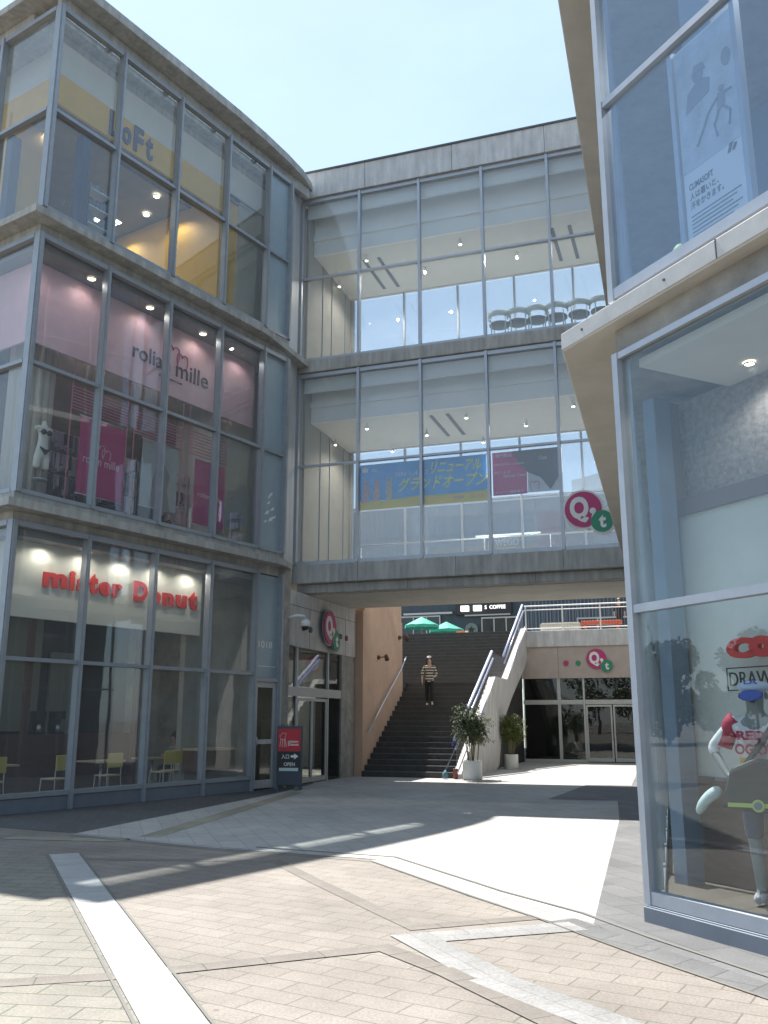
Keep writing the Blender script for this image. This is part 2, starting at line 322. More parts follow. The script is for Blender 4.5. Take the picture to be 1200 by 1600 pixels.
band('strip_edge', [(-3.99, 11.30), (-1.29, 5.16), (.1, 1.95)], .02, 5, P_LINE)
band('brown_band', [(-4.2, 6.2), (-2.32, 5.95), (-1.69, 6.1), (-1.34, 6.24), (0.0, 6.82), (.4, 6.19), (.92, 5.15), (2, 3)], .17, 3, P_BAND)
band('brown_band', [(-3.7, 11.0), (-1.22, 10.8), (-.63, 9.4), (.24, 7.45), (1.3, 7.85)], .15, 2, P_BAND)
band('tactile_paving', [(-3.2, 13.0), (-1.9, 20.9)], .30, 3, P_TACT)
band('tactile_paving', [(-5.1, 12.9), (-3.4, 12.6)], .30, 3, P_TACT)
band('pale_band', [(1.5, 7.5), (.24, 7.1), (.72, 5.95), (1.24, 5.1), (2.4, 2.8)], .30, 4, P_WROW)

# ------------------------------------------------------------------ left building
LB = thing('shop_building', 'three storey glass fronted corner building with thin concrete floor slabs and a doughnut shop below', 'building', LF, 0, 0, 0)
LM = [0, 1.64, 3.36, 5.0, 6.55, 7.45]          # mullion positions along the front
LSM = [-1.79, -3.5, -5.2, -6.9]                # along the left face (b axis of LF, reversed)
def slab_poly(oa, of, a1=7.6, back=9, tip=(.3, -.1)):         # plan polygon with overhangs (left face, front)
    return [(-oa, -of), (a1, -of), (a1+tip[0], tip[1]), (a1+tip[0], back), (-oa, back)]
for z0, z1, ov in ((5.2, 5.54, .34), (10.88, 11.2, .34)):
    mb = MB(LF); mb.prism(slab_poly(ov, ov, 7.2, 9, (.6, -.08)) if z0 < 8 else slab_poly(ov, ov-.02, 6.3, 9, (2.3, .14)), z0, z0+.15)
    mb.prism([(-.06, -.06), (7.5, -.06), (7.5, 9), (-.06, 9)], z0+.15, z1)
    mb.prism([(0, 0), (7.45, 0), (7.45, 9), (0, 9)], z0-.22, z0)
    for a in (1.2, 4.0, 6.6): mb.box(a, a+.012, -ov-.004, 0, z0-.003, z0+.153)   # joints stand 3-4 mm proud
    build('floor_slab', mb, CONC, LB, bevel=.012)
# roof: overhang swells outwards in a shallow curve
pts = []
for a, o_ in ((-.15, .40), (1.0, .42), (3.0, .44), (5.0, .43), (6.0, .39), (7.0, .31), (7.8, .20), (8.45, .0)): pts.append((a, -o_))
mb = MB(LF); mb.prism(pts+[(8.45, .14), (-.15, .14)], 16.08, 16.24)
mb.prism([(-.34, .60), (8.5, .60), (8.5, 9), (-.34, 9)], 16.08, 16.24); mb.prism([(-.34, .14), (.35, .14), (.35, .60), (-.34, .60)], 16.08, 16.24); mb.prism([(7.2, .14), (8.5, .14), (8.5, .60), (7.2, .60)], 16.08, 16.24)  # roof left open here for the added streak slot
mb.prism([(p[0], p[1]+.03) for p in pts]+[(8.4, .12), (-.12, .12)], 16.24, 16.34)
mb.box(0, 8.3, .0, .13, 15.78, 16.08); mb.box(0, 8.3, .9, 9, 15.8, 16.08)
build('roof', mb, CONC, LB, bevel=.015)
mb = MB(LF)
for a in (1.64, 3.36, 5.0, 6.55): mb.box(a-.04, a+.04, .14, .60, 16.10, 16.2)
mb.box(.35, 7.2, .36, .39, 16.12, 16.18)
sk = build('streak_slot_bars', mb, FRAME, LB)  # bars of an added roof slot that throws a sun streak on the paving
mb = MB(LF); mb.box(.36, 7.19, .15, .59, 16.205, 16.215); build('streak_slot_glass', mb, G_B, LB)
LV = [(.30, 2.6, 4.98), (5.58, 8.05, 10.62), (11.24, 13.4, 15.74)]   # sill, transom, head
def bay(f, a0, a1, z0, z1, parent, g, b=0.02, name='window_pane'):
    mb = MB(f); mb.box(a0+.03, a1-.03, b, b+.012, z0+.03, z1-.03); return build(name, mb, g, parent)
for li, (zs, zt, zh) in enumerate(LV):
    zb = 0 if li == 0 else zs-.04
    for i, a in enumerate(LM):
        mb = MB(LF); wd = .045 if 0 < i < 5 else .06
        mb.box(a-wd, a+wd, -.10, .06, zb, zh+.05); mb.box(a-wd*.55, a+wd*.55, -.125, -.10, zb, zh+.05); build('mullion', mb, FRAME, LB)
    for i in range(5):
        a0, a1 = LM[i], LM[i+1]
        if li == 0 and i == 4:
            continue
        mb = MB(LF); mb.box(a0+.05, a1-.05, -.07, .05, zt-.035, zt+.035); build('transom', mb, FRAME, LB)
        mb = MB(LF); mb.box(a0+.05, a1-.05, -.09, .05, zh-.05, zh+.05); build('head_frame', mb, FRAME, LB)
        mb = MB(LF); mb.box(a0+.05, a1-.05, -.08, .05, zs-.05, zs+.03); build('sill_frame', mb, FRAME, LB)
        if i == 4:
            bay(LF, a0+.02, a1-.02, zs, zt, LB, FROST, .01, 'frosted_pane'); bay(LF, a0+.02, a1-.02, zt, zh, LB, FROST, .01, 'frosted_pane')
        else:
            bay(LF, a0, a1, zs, zt, LB, G_L); bay(LF, a0, a1, zt, zh, LB, G_L)
    # left face, two bays seen obliquely
    prev = 0
    for b in (1.79, 3.5, 5.2):
        mb = MB(LF); mb.box(-.10, .06, b-.045, b+.045, zb, zh+.05); build('mullion', mb, FRAME, LB)
        for z, hw, nm in ((zt, .035, 'transom'), (zh, .05, 'head_frame'), (zs-.01, .04, 'sill_frame')):
            mb = MB(LF); mb.box(-.07, .05, prev+.06, b-.05, z-hw, z+hw); build(nm, mb, FRAME, LB)
        for z0, z1 in ((zs, zt), (zt, zh)):
            mb = MB(LF); mb.box(.02, .032, prev+.06, b-.05, z0+.04, z1-.04); build('window_pane', mb, G_L, LB)
        prev = b
# ground floor plinth
mb = MB(LF); mb.box(.06, 6.5, -.06, .05, 0, .24); mb.box(-.06, .05, .06, 9, 0, .24)
build('plinth', mb, PLINTH, LB)
# ground floor service door with frosted panel above
mb = MB(LF); a0, a1 = 6.62, 7.38
mb.box(a0, a0+.10, -.03, .03, .04, 2.42); mb.box(a1-.10, a1, -.03, .03, .04, 2.42); mb.box(a0+.1, a1-.1, -.03, .03, 2.30, 2.42)
mb.box(a0+.1, a1-.1, -.03, .03, .04, .22); mb.box(a0+.1, a1-.1, -.03, .03, 1.02, 1.12)
dr = build('door', mb, CLADW, LB)
mb = MB(LF); mb.box(a0+.1, a1-.1, -.006, .006, .22, 2.30); build('door_glass', mb, G_D, dr)
mb = MB(LF); mb.tube([(a0+.06, -.03, 1.0), (a0+.06, -.08, 1.0), (a0+.06, -.08, 1.18)], .012); build('handle', mb, STEEL, dr)
mb = MB(LF); mb.box(a0-.02, a1+.02, -.08, .05, 2.43, 2.52); build('transom', mb, FRAME, LB)
fp = bay(LF, 6.6, 7.42, 2.5, 4.98, LB, FROST, .01, 'frosted_pane')
mb = MB(LF); mb.text('1018', 6.74, 7.24, 3.22, 3.38, .008, .003, .01); mb.box(6.64, 7.40, .002, .008, 2.78, 2.80); build('lettering', mb, WHITE, fp)
for k, (x, z, r) in enumerate([(6.95, 6.75, .05), (7.03, 6.98, .06), (6.9, 6.5, .07), (7.1, 6.62, .06), (7.05, 6.36, .08), (6.85, 6.27, .05), (7.18, 6.43, .05), (6.97, 6.9, .04)]):
    mb = MB(LF); mb.front([(x-r*1.4, z-r), (x+r*.6, z-r*.5), (x+r*1.1, z+r*.9), (x-r*.2, z+r*.4)], .0, .008); build('floral_sticker', mb, WHITE, LB)
# floors, ceilings and walls inside
mb = MB(LF)
for z in (5.0, 10.66): mb.box(.1, 7.4, .12, 8.9, z-.2, z-.02)
build('ceiling', mb, MIDG, LB)
mb = MB(LF); mb.box(.1, 7.4, 5.2, 5.35, 0, 4.8); mb.box(.1, 7.4, 5.5, 5.65, 5.6, 10.4); mb.box(.1, 7.4, 6.5, 6.65, 11.3, 15.6)
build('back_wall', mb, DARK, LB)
mb = MB(LF); mb.box(.1, 7.4, .12, 5.2, .0, .03); build('shop_floor', mb, TANF, LB)
mb = MB(LF); mb.box(.1, 7.4, .12, 5.4, 5.55, 5.585); mb.box(.1, 7.4, .12, 6.4, 11.2, 11.235); build('upper_floor', mb, MIDG, LB)
mb = MB(LF); mb.prism([(7.49, .03), (8.42, .40), (8.42, 9), (7.49, 9)], 5.0, 16.05); build('end_wall', mb, CLADW, LB)
mb = MB(LF); mb.prism([(7.49, .03), (7.9, .2), (7.9, 9), (7.49, 9)], 0, 5.0); build('end_wall', mb, CONCD, LB)
mb = MB(LF); mb.box(.1, 6.0, 8.9, 9, 0, 16); build('rear_wall', mb, CONCL, LB)
# first floor: corner fascia panels, pale walls at the right end
mb = MB(LF); mb.box(.40, 5.30, .50, .58, 3.40, 4.90); mb.box(.40, .48, .58, 5.0, 3.40, 4.90); build('fascia_panel', mb, OFFW, LB)
mb = MB(LF); mb.box(5.32, 7.40, .95, 1.10, .03, 4.8)
for z in (.62, 1.25, 1.88, 2.52, 3.15, 3.8): mb.box(5.325, 7.395, .946, .95, z, z+.012)
for a in (5.9, 6.6): mb.box(a, a+.012, .9455, .95, .03, 4.78)
build('stone_wall', mb, mat('beige stone', (.42, .40, .35), .7, var=.15), LB)
mb = MB(LF); mb.box(5.35, 6.5, .40, .9, .45, .90); build('window_bench', mb, BROWN, LB)
mb = MB(LF); mb.box(5.35, 6.5, .35, .9, .90, .95); build('bench_top', mb, mat('pale wood', (.50, .40, .27), .5, var=.2), LB)
mb = MB(LF); mb.box(.45, 6.95, .60, .66, 8.76, 10.44); mb.box(.40, .45, .6, 5, 8.76, 10.44); build('fascia_panel', mb, PINK, LB)
mb = MB(LF); mb.box(6.55, 7.4, .95, 1.1, 5.59, 10.4); mb.box(6.0, 6.55, .95, 1.1, 5.59, 8.8); build('stone_wall', mb, mat('cream wall', (.45, .42, .33), .7, var=.08), LB)
mb = MB(LF); mb.box(.75, 7.45, .86, .90, 15.06, 15.85); mb.box(.70, .75, .86, 6, 15.06, 15.85); build('fascia_panel', mb, OFFW, LB)
mb = MB(LF); mb.box(.75, 6.0, .84, .90, 14.33, 15.06); mb.box(.68, .75, .84, 6, 14.33, 15.06); build('yellow_band', mb, YEL, LB)
mb = MB(LF); mb.box(.78, 7.42, .92, 6.4, 14.93, 14.98); build('ceiling', mb, MIDG, LB)
mb = MB(LF); mb.box(5.85, 6.5, 1.0, 1.15, 11.25, 14.92); mb.box(5.85, 5.98, 1.15, 5.0, 11.25, 14.92); build('yellow_wall', mb, YEL, LB)
mb = MB(LF); mb.box(6.5, 7.45, .92, 1.12, 11.25, 15.05); build('stone_wall', mb, MATS['cream wall'], LB)
mb = MB(LF); mb.box(.62, 1.5, 2.4, 2.5, 11.25, 14.7); build('yellow_wall', mb, YEL, LB)
# columns seen inside the glass
mb = MB(LF)
for k in range(14):
    t = 2*math.pi*k/14; mb.lathe([(.12, 5.6), (.12, 10.4)], 1.2+.34*math.cos(t), 1.55+.34*math.sin(t), 8)
build('column', mb, mat('curtain beige', (.50, .47, .42), .8), LB)
for a, b in ((1.45, .9), (.62, 2.2)):
    mb = MB(LF); mb.box(a, a+.22, b, b+.22, 11.25, 14.05); build('column', mb, NAVY, LB)
mb = MB(LF); mb.box(2.75, 2.87, 3.0, 3.12, .03, 4.8); mb.box(6.0, 6.1, 3.2, 3.35, .03, 4.8); build('column', mb, BROWN, LB)
mb = MB(LF); mb.box(1.0, 6.3, 3.6, 3.75, .03, 1.25); build('low_partition', mb, BROWN, LB)
mb = MB(LF); mb.box(3.3, 4.6, 5.1, 5.18, 1.3, 4.0); mb.box(4.9, 5.7, 5.1, 5.18, 1.0, 3.2); build('lit_opening', mb, mat('grey green glass wall', (.16, .19, .17), .5), LB)
# rounded skylight edge lines: ceiling slots
mb = MB(LF)
for o_ in (0, .45): mb.box(3.4, 6.2, 1.6+o_, 1.68+o_, 14.905, 14.925)
build('ceiling_slot', mb, BLACK, LB)

# things inside and on the left building
t = thing('shop_sign', 'red rounded lettering mister Donut on the cream panel behind the ground floor glass', 'sign', LF, 3.2, .49, 3.9)
letters = [('m', 1.08, 1.62, 3.98, 4.26), ('i', 1.68, 1.80, 3.98, 4.36), ('s', 1.86, 2.10, 3.98, 4.26), ('t', 2.14, 2.36, 3.98, 4.38), ('e', 2.40, 2.68, 3.98, 4.26), ('r', 2.74, 2.98, 3.98, 4.26),
           ('D', 3.30, 3.66, 3.98, 4.40), ('o', 3.72, 4.04, 3.98, 4.26), ('n', 4.10, 4.42, 3.98, 4.26), ('u', 4.50, 4.82, 3.98, 4.26), ('t', 4.88, 5.14, 3.98, 4.38)]
for ch, a0, a1, z0, z1 in letters:
    dz = -.03*(a0-3)/2
    mb = MB(LF); mb.text(ch, a0, a1, z0+dz, z1+dz, .49, .035, .045); build('letter', mb, RED, t)
t = thing('shop_sign', 'dark serif style lettering rolian mille with a pink heart outline on the pink panel', 'sign', LF, 4.1, .59, 9.2)
mb = MB(LF); mb.text('rolian', 2.95, 4.05, 9.30, 9.66, .595, .015, .004); mb.text('mille', 4.24, 5.28, 9.27, 9.66, .595, .015, .004); build('lettering', mb, mat('charcoal letters', (.06, .03, .04), .5), t)
mb = MB(LF); mb.text('lingerie', 3.75, 4.45, 9.10, 9.18, .595, .01, .0); build('small_lettering', mb, MATS['charcoal letters'], t)
def heart(mb, cx, cz, r, b, th=.012):
    for sx in (-1, 1):
        pts = []
        for k in range(15):
            u = k/14*math.pi*1.35
            pts.append((cx+sx*(r*.5-r*.5*math.cos(u)), b, cz+r*.55*math.sin(u)-(r*.9*max(0, (k-9)/5))))
        mb.tube(pts, th, 5)
mb = MB(LF); heart(mb, 4.12, 9.86, .20, .585); heart(mb, 4.42, 9.76, .17, .585); build('heart_outline', mb, HOT, t)
t = thing('shop_sign', 'dark blue letters Loft on the yellow band behind the top floor glass', 'sign', LF, 2.7, .47, 14.1)
for ch, a0, a1, z0, z1 in (('L', 2.05, 2.34, 14.40, 15.02), ('o', 2.42, 2.68, 14.42, 14.85), ('F', 2.76, 3.04, 14.40, 15.05), ('t', 3.12, 3.34, 14.40, 15.0)):
    mb = MB(LF); mb.text(ch, a0, a1, z0, z1, .835, .03, .03); build('letter', mb, NAVY, t)
# hanging posters on the middle floor
def poster(label, a0, a1, z0, z1, b, m):
    t = thing('hanging_poster', label, 'poster', LF, (a0+a1)/2, b, z0, 'tall posters hung behind the lingerie shop glass')
    mb = MB(LF); mb.box(a0, a1, b, b+.012, z0, z1); build('sheet', mb, m, t)
    mb = MB(LF); mb.tube([(a0-.03, b, z1+.01), (a1+.03, b, z1+.01)], .015); mb.tube([(a0-.03, b, z0), (a1+.03, b, z0)], .012); build('hanging_rod', mb, STEEL, t); return t
t = poster('hot pink hanging poster with white rolian mille lettering, second bay', 1.90, 3.08, 6.04, 7.68, .8, HOT)
mb = MB(LF); mb.text('rolian mille', 2.02, 2.96, 6.72, 6.90, .798, .006, .006); heart(mb, 2.42, 7.1, .13, .79, .008); heart(mb, 2.6, 7.04, .11, .79, .008); build('lettering', mb, mat('pale pink', (.75, .5, .55), .6), t)
t = poster('pale grey hanging poster with a faint figure, third bay', 3.58, 4.65, 6.12, 7.64, .8, mat('pale grey poster', (.42, .45, .45), .6, var=.15, scale=1.5))
mb = MB(LF); mb.front([(3.85, 6.15), (4.45, 6.15), (4.35, 6.6), (4.42, 6.95), (4.22, 7.2), (4.18, 7.5), (4.02, 7.45), (4.0, 7.1), (3.92, 6.8)], .792, .799); build('printed_figure', mb, mat('poster tone', (.28, .25, .24), .6), t)
t = poster('narrower hot pink hanging poster at the right end of the lingerie shop', 5.2, 6.24, 6.0, 7.57, .8, HOT)
mb = MB(LF); mb.text('rolian mille', 5.32, 6.1, 6.68, 6.8, .798, .006, .004); build('lettering', mb, MATS['pale pink'], t)
for a0, a1, z0, z1, lab in ((1.58, 3.04, 7.74, 8.20, 'pink slatted blind above the first hot pink poster'), (3.24, 4.66, 7.66, 8.14, 'pink slatted blind above the pale grey poster'), (4.88, 6.15, 7.62, 8.16, 'pink slatted blind above the right hot pink poster')):
    t = thing('slatted_blind', lab, 'blind', LF, (a0+a1)/2, .7, z0, 'pink blinds of the lingerie shop')
    mb = MB(LF)
    for k in range(8): z = z0+(z1-z0)*k/7; mb.box(a0, a1, .69, .70, z-.012, z+.012)
    build('slats', mb, PINKB, t)
    for a in (a0, a1):
        mb = MB(LF); mb.tube([(a, .72, 5.6), (a, .72, 10.3)], .014, 6); build('pole', mb, PINKB, t)
# racks of goods inside the lingerie shop
def rack(label, a, b, z, w_, h, cols, seed, f=LF, cat='rack', grp='stock racks behind the lingerie shop glass'):
    t = thing('clothes_rack', label, cat, f, a, b, z, grp); rnd = random.Random(seed)
    mb = MB(f)
    for s in (-1, 1): mb.tube([(a+s*w_/2, b, z), (a+s*w_/2, b, z+h)], .015, 6)
    for k in range(4): mb.tube([(a-w_/2, b, z+h*(k+1)/4), (a+w_/2, b, z+h*(k+1)/4)], .012, 6)
    build('frame', mb, STEEL, t)
    for ci, c in enumerate(cols):
        mb = MB(f)
        for k in range(4):
            n = int(w_/.07)
            for j in range(n):
                if rnd.randrange(len(cols)) != ci: continue
                x = a-w_/2+.04+j*.07; l = h/4*rnd.uniform(.45, .85); zt = z+h*(k+1)/4-.02
                mb.front([(x-.03, zt-l), (x+.035, zt-l+rnd.uniform(-.02, .02)), (x+.02, zt-.03), (x, zt), (x-.02, zt-.03)], b-rnd.uniform(.08, .14), b+rnd.uniform(.04, .1))
        if mb.v: build('garments', mb, c, t)
LIL = mat('lilac cloth', (.35, .28, .34), .8); PALE = mat('pale cloth', (.5, .42, .44), .8); DCL = mat('dark cloth', (.05, .035, .05), .8)
rack('rack of dark and pale lingerie left of the first pink poster', 2.0, 1.6, 5.6, 1.0, 1.9, (DCL, LIL, PALE), 1)
rack('rack of lingerie between the pink poster and the grey poster', 3.7, 1.7, 5.6, 1.1, 1.8, (DCL, LIL, PALE), 2)
rack('rack of lingerie between the grey poster and the right pink poster', 5.4, 1.7, 5.6, 1.0, 1.8, (DCL, PALE, PINK), 3)
rack('rack of pale lingerie low beside the right pink poster', 6.6, .75, 5.6, .35, .9, (PALE, LIL), 4)
# lamps: round downlights
dl = thing('downlight', 'round glowing downlight nearest the corner mullion of the pink shop', 'ceiling light', LF, .22, .3, 10.46, 'downlights along the pink shop window')
mb = MB(LF); mb.lathe([(.075, 10.44), (.09, 10.42), (.09, 10.455)], .22, .3, 20, False); build('rim', mb, WHITE, dl)
mb = MB(LF); mb.lathe([(.072, 10.435), (.072, 10.45)], .22, .3, 20); build('bulb', mb, LAMP, dl)
for a, z, b, lab, g in ((1.5, 10.46, .3, 'round glowing downlight in the second bay of the pink shop', None), (3.1, 10.46, .3, 'round glowing downlight in the third bay of the pink shop', None), (4.75, 10.46, .3, 'round glowing downlight in the fourth bay of the pink shop', None),
               (4.93, 14.90, 2.4, 'glowing downlight in the dark top floor ceiling, upper one of a pair', 'downlights of the top floor shop'), (5.4, 14.90, 3.3, 'glowing downlight in the dark top floor ceiling, lower one of a pair', 'downlights of the top floor shop')):
    dup(dl, Mx(LF, a, b, z), lab, g)
def luminaire(label, a, b, z, la, lb, f=LF):
    t = thing('strip_light', label, 'ceiling light', f, a, b, z)
    mb = MB(f); mb.box(a-la/2, a+la/2, b-lb/2, b+lb/2, z, z+.05); build('housing', mb, WHITE, t)
    mb = MB(f)
    n = 3 if lb > .3 else 1
    for k in range(n): y = b-lb/2+lb*(k+.5)/n; mb.box(a-la/2+.02, a+la/2-.02, y-lb/n*.3, y+lb/n*.3, z-.015, z-.001)
    build('tube', mb, LAMPW, t)
luminaire('square recessed light with glowing tubes, top floor shop', 5.0, 4.4, 14.86, .6, .6)
luminaire('long glowing strip light above the escalator, top floor shop', 6.0, 3.0, 14.6, .14, 1.6)
# mannequin torso
def skin_mesh(nodes, edges, sub=2):
    me = bpy.data.meshes.new('s'); me.from_pydata([n[0] for n in nodes], edges, []); o = bpy.data.objects.new('s', me); COL.objects.link(o)
    m = o.modifiers.new('skin', 'SKIN'); m.use_smooth_shade = True
    for i, n in enumerate(nodes):
        sv = me.skin_vertices[0].data[i]; r = n[1]; sv.radius = (r, r) if not isinstance(r, tuple) else r; sv.use_root = (i == 0)
    s = o.modifiers.new('sub', 'SUBSURF'); s.levels = sub; s.render_levels = sub
    dg = bpy.context.evaluated_depsgraph_get(); dg.update(); e = bpy.data.meshes.new_from_object(o.evaluated_get(dg))
    r = ([tuple(v.co) for v in e.vertices], [tuple(p.vertices) for p in e.polygons])
    bpy.data.objects.remove(o); bpy.data.meshes.remove(me); bpy.data.meshes.remove(e); return r
def chain(nodes, edges, start, pts):
    prev = start
    for p, r in pts:
        nodes.append((p, r)); edges.append((prev, len(nodes)-1)); prev = len(nodes)-1
    return prev
def hand(nodes, edges, wrist, tip, sx):
    """palm plus five fingers hanging from the wrist"""
    w_ = Vector(nodes[wrist][0]); d = (Vector(tip)-w_).normalized(); side = Vector((0, 1, 0)) if abs(d.y) < .7 else Vector((1, 0, 0))
    palm = w_+d*.06; nodes.append((tuple(palm), (.034, .018))); edges.append((wrist, len(nodes)-1)); pi = len(nodes)-1
    for k, l in enumerate((.07, .08, .075, .06)):
        b = palm+d*.04+side*(.028-.018*k); chain(nodes, edges, pi, [(tuple(b), .0095), (tuple(b+d*l*.55+Vector((-sx*.01, 0, 0))), .0085), (tuple(b+d*l+Vector((-sx*.025, 0, 0))), .007)])
    b = w_+d*.03+side*.04; chain(nodes, edges, pi, [(tuple(b), .011), (tuple(b+d*.04+side*.012), .009)])
def person(label, f, a, b, z, dth, h, joints, mats, cat='person', name='person', hair=True, striped=False, cap=None, grp=None, part='body'):
    """joints in metres for a 1.7 m figure, x right, y forward(-y faces viewer), z up; scaled by h/1.7"""
    J = joints; k = h/1.7; sk = lambda p: (p[0]*k, p[1]*k, p[2]*k)
    t = thing(name, label, cat, f, a, b, z, grp, dth); fr_ = Fr(t.location.x, t.location.y, f.th+dth); zz = z
    def put(nm, nodes, edges, m, sub=2):
        v, fcs = skin_mesh([(sk(n[0]), tuple(q*k for q in n[1]) if isinstance(n[1], tuple) else n[1]*k) for n in nodes], edges, sub)
        mb = MB(fr_); mb.smooth = True; mb.add([(x, y, w_+zz) for x, y, w_ in v], fcs); return build(nm, mb, m, t)
    H = J['hip']; N = J['neck']; mid = tuple((H[i]+N[i])/2 for i in range(3)); ch = tuple(H[i]*.25+N[i]*.75 for i in range(3))
    nodes = [(H, (.14, .10)), (mid, (.12, .09)), (ch, (.15, .10)), (N, .055), (J['chin'], (.068, .075)), (J['head'], (.082, .095)), (J['crown'], (.06, .07))]
    edges = [(0, 1), (1, 2), (2, 3), (3, 4), (4, 5), (5, 6)]
    for s in ('l', 'r'):
        e = chain(nodes, edges, 2, [(J['sh'+s], .055), (J['el'+s], .040), (J['wr'+s], .028)]); hand(nodes, edges, e, J['ha'+s], 1 if s == 'r' else -1)
        chain(nodes, edges, 0, [(J['th'+s], .085), (J['kn'+s], .058), (J['an'+s], .038), (J['to'+s], (.036, .028))])
    put(part, nodes, edges, mats['skin'])
    # shirt
    nodes = [((H[0], H[1], H[2]-.14), (.17, .13)), (H, (.165, .13)), (mid, (.14, .108)), (ch, (.165, .118)), (tuple(N[i]-(0, 0, .05)[i] for i in range(3)), .075)]; edges = [(0, 1), (1, 2), (2, 3), (3, 4)]
    for s in ('l', 'r'):
        el = J['el'+s]; sh = J['sh'+s]; wr = J['wr'+s]; q = mats.get('sleeve', .3)
        chain(nodes, edges, 3, [(sh, .068), (el, .052), (tuple(el[i]+(wr[i]-el[i])*q for i in range(3)), .044)])
    put('shirt', nodes, edges, mats['shirt'])
    nodes = [(tuple(H[i]+(0, 0, .06)[i] for i in range(3)), (.15, .112)), (H, (.16, .12))]; edges = [(0, 1)]
    for s in ('l', 'r'):
        kn = J['kn'+s]; an = J['an'+s]; q = mats.get('leg', .9)
        chain(nodes, edges, 1, [(J['th'+s], .10), (kn, .075), (tuple(kn[i]+(an[i]-kn[i])*q for i in range(3)), .055)])
    put('trousers', nodes, edges, mats['trousers'])
    for s in ('l', 'r'):
        an = J['an'+s]; to = J['to'+s]
        put('shoe', [(tuple(an[i]+(0, 0, -.03)[i] for i in range(3)), .045), (tuple((an[i]+to[i])/2 for i in range(3)), (.045, .04)), (to, (.045, .032))], [(0, 1), (1, 2)], mats['shoe'])
    hd = J['head']; fd = J.get('face', (0, -1, 0)); sv = Vector(fd).cross(Vector((0, 0, 1)))
    if hair:
        bk = tuple(hd[i]-fd[i]*.035+(0, 0, .045)[i] for i in range(3))
        nodes = [(bk, (.125, .125)), (tuple(bk[i]+(0, 0, .07)[i] for i in range(3)), (.12, .12)), (tuple(bk[i]+fd[i]*.035+(0, 0, .105)[i] for i in range(3)), (.105, .105))]; edges = [(0, 1), (1, 2)]
        for s in (-1, 1):
            chain(nodes, edges, 0, [(tuple((Vector(bk)+sv*s*.075+Vector((0, 0, -.08))-Vector(fd)*.01)), .05), (tuple((Vector(bk)+sv*s*.08+Vector((0, 0, -.17))-Vector(fd)*.02)), .04)])
        put('hair', nodes, edges, mats['hair'])
    mb = MB(fr_)
    for s in (-1, 1):
        p = Vector(hd)+sv*s*.032+Vector(fd)*.088; mb.ball(p.x*k, p.y*k, p.z*k+zz, .011*k, n=8, m=6)
    p = Vector(hd)+Vector(fd)*.086+Vector((0, 0, -.055)); mb.ball(p.x*k, p.y*k, p.z*k+zz, .024*k, .007*k, 8, 6)
    build('eyes_and_mouth', mb, mats.get('eyes', HAIR), t)
    p = Vector(hd)+Vector(fd)*.098+Vector((0, 0, -.02)); mb = MB(fr_); mb.ball(p.x*k, p.y*k, p.z*k+zz, .013*k, .024*k, 8, 6)
    for s in (-1, 1): q = Vector(hd)+sv*s*.088; mb.ball(q.x*k, q.y*k, (q.z-.01)*k+zz, .016*k, .03*k, 8, 6)
    build('nose_and_ears', mb, mats['skin'], t)
    if cap:
        put('cap', [(tuple(hd[i]+(0, 0, .0)[i] for i in range(3)), (.155, .155)), (tuple(hd[i]+(0, 0, .12)[i] for i in range(3)), (.145, .145))], [(0, 1)], cap[0])
        put('cap_brim', [(tuple(hd[i]+(0, -.09, .03)[i] for i in range(3)), (.11, .024)), (tuple(hd[i]+(0, -.21, -.05)[i] for i in range(3)), (.095, .02))], [(0, 1)], cap[1], 1)
    return t, fr_, k
def stand(stride=0, arms=.07):
    J = dict(hip=(0, 0, .93), neck=(0, 0, 1.42), chin=(0, -.02, 1.50), head=(0, -.01, 1.58), crown=(0, 0, 1.66))
    for s, x in (('l', -1), ('r', 1)):
        J['sh'+s] = (x*.17, 0, 1.36); J['el'+s] = (x*(.19+arms), .03, 1.10); J['wr'+s] = (x*(.19+arms), -.04, .88); J['ha'+s] = (x*(.19+arms), -.07, .75)
        J['th'+s] = (x*.09, -x*stride*.1, .84); J['kn'+s] = (x*.09, -x*stride*.5-.02*(stride != 0), .50); J['an'+s] = (x*.08, -x*stride+.03, .09); J['to'+s] = (x*.085, -x*stride-.12, .04)
    return J
STRIPE = bpy.data.materials.new('black and cream stripes'); STRIPE.use_nodes = True; t_ = STRIPE.node_tree; p_ = t_.nodes['Principled BSDF']
c_ = t_.nodes.new('ShaderNodeTexCoord'); sx_ = t_.nodes.new('ShaderNodeSeparateXYZ'); mm_ = t_.nodes.new('ShaderNodeMath'); mm_.operation = 'MULTIPLY'; mm_.inputs[1].default_value = 11.5
fr2 = t_.nodes.new('ShaderNodeMath'); fr2.operation = 'FRACT'; gt = t_.nodes.new('ShaderNodeMath'); gt.operation = 'GREATER_THAN'; gt.inputs[1].default_value = .5
mxr = t_.nodes.new('ShaderNodeMixRGB'); mxr.inputs[1].default_value = (.02, .02, .02, 1); mxr.inputs[2].default_value = (.62, .57, .46, 1)
for a_, b_ in ((c_.outputs['Object'], sx_.inputs[0]), (sx_.outputs['Z'], mm_.inputs[0]), (mm_.outputs[0], fr2.inputs[0]), (fr2.outputs[0], gt.inputs[0]), (gt.outputs[0], mxr.inputs[0]), (mxr.outputs[0], p_.inputs['Base Color'])): t_.links.new(a_, b_)
p_.inputs['Roughness'].default_value = .8
CLB = mat('black cloth', (.018, .018, .022), .8); CLG = mat('grey green cloth', (.22, .26, .27), .8); SHW = mat('pale shoes', (.45, .44, .42), .6)

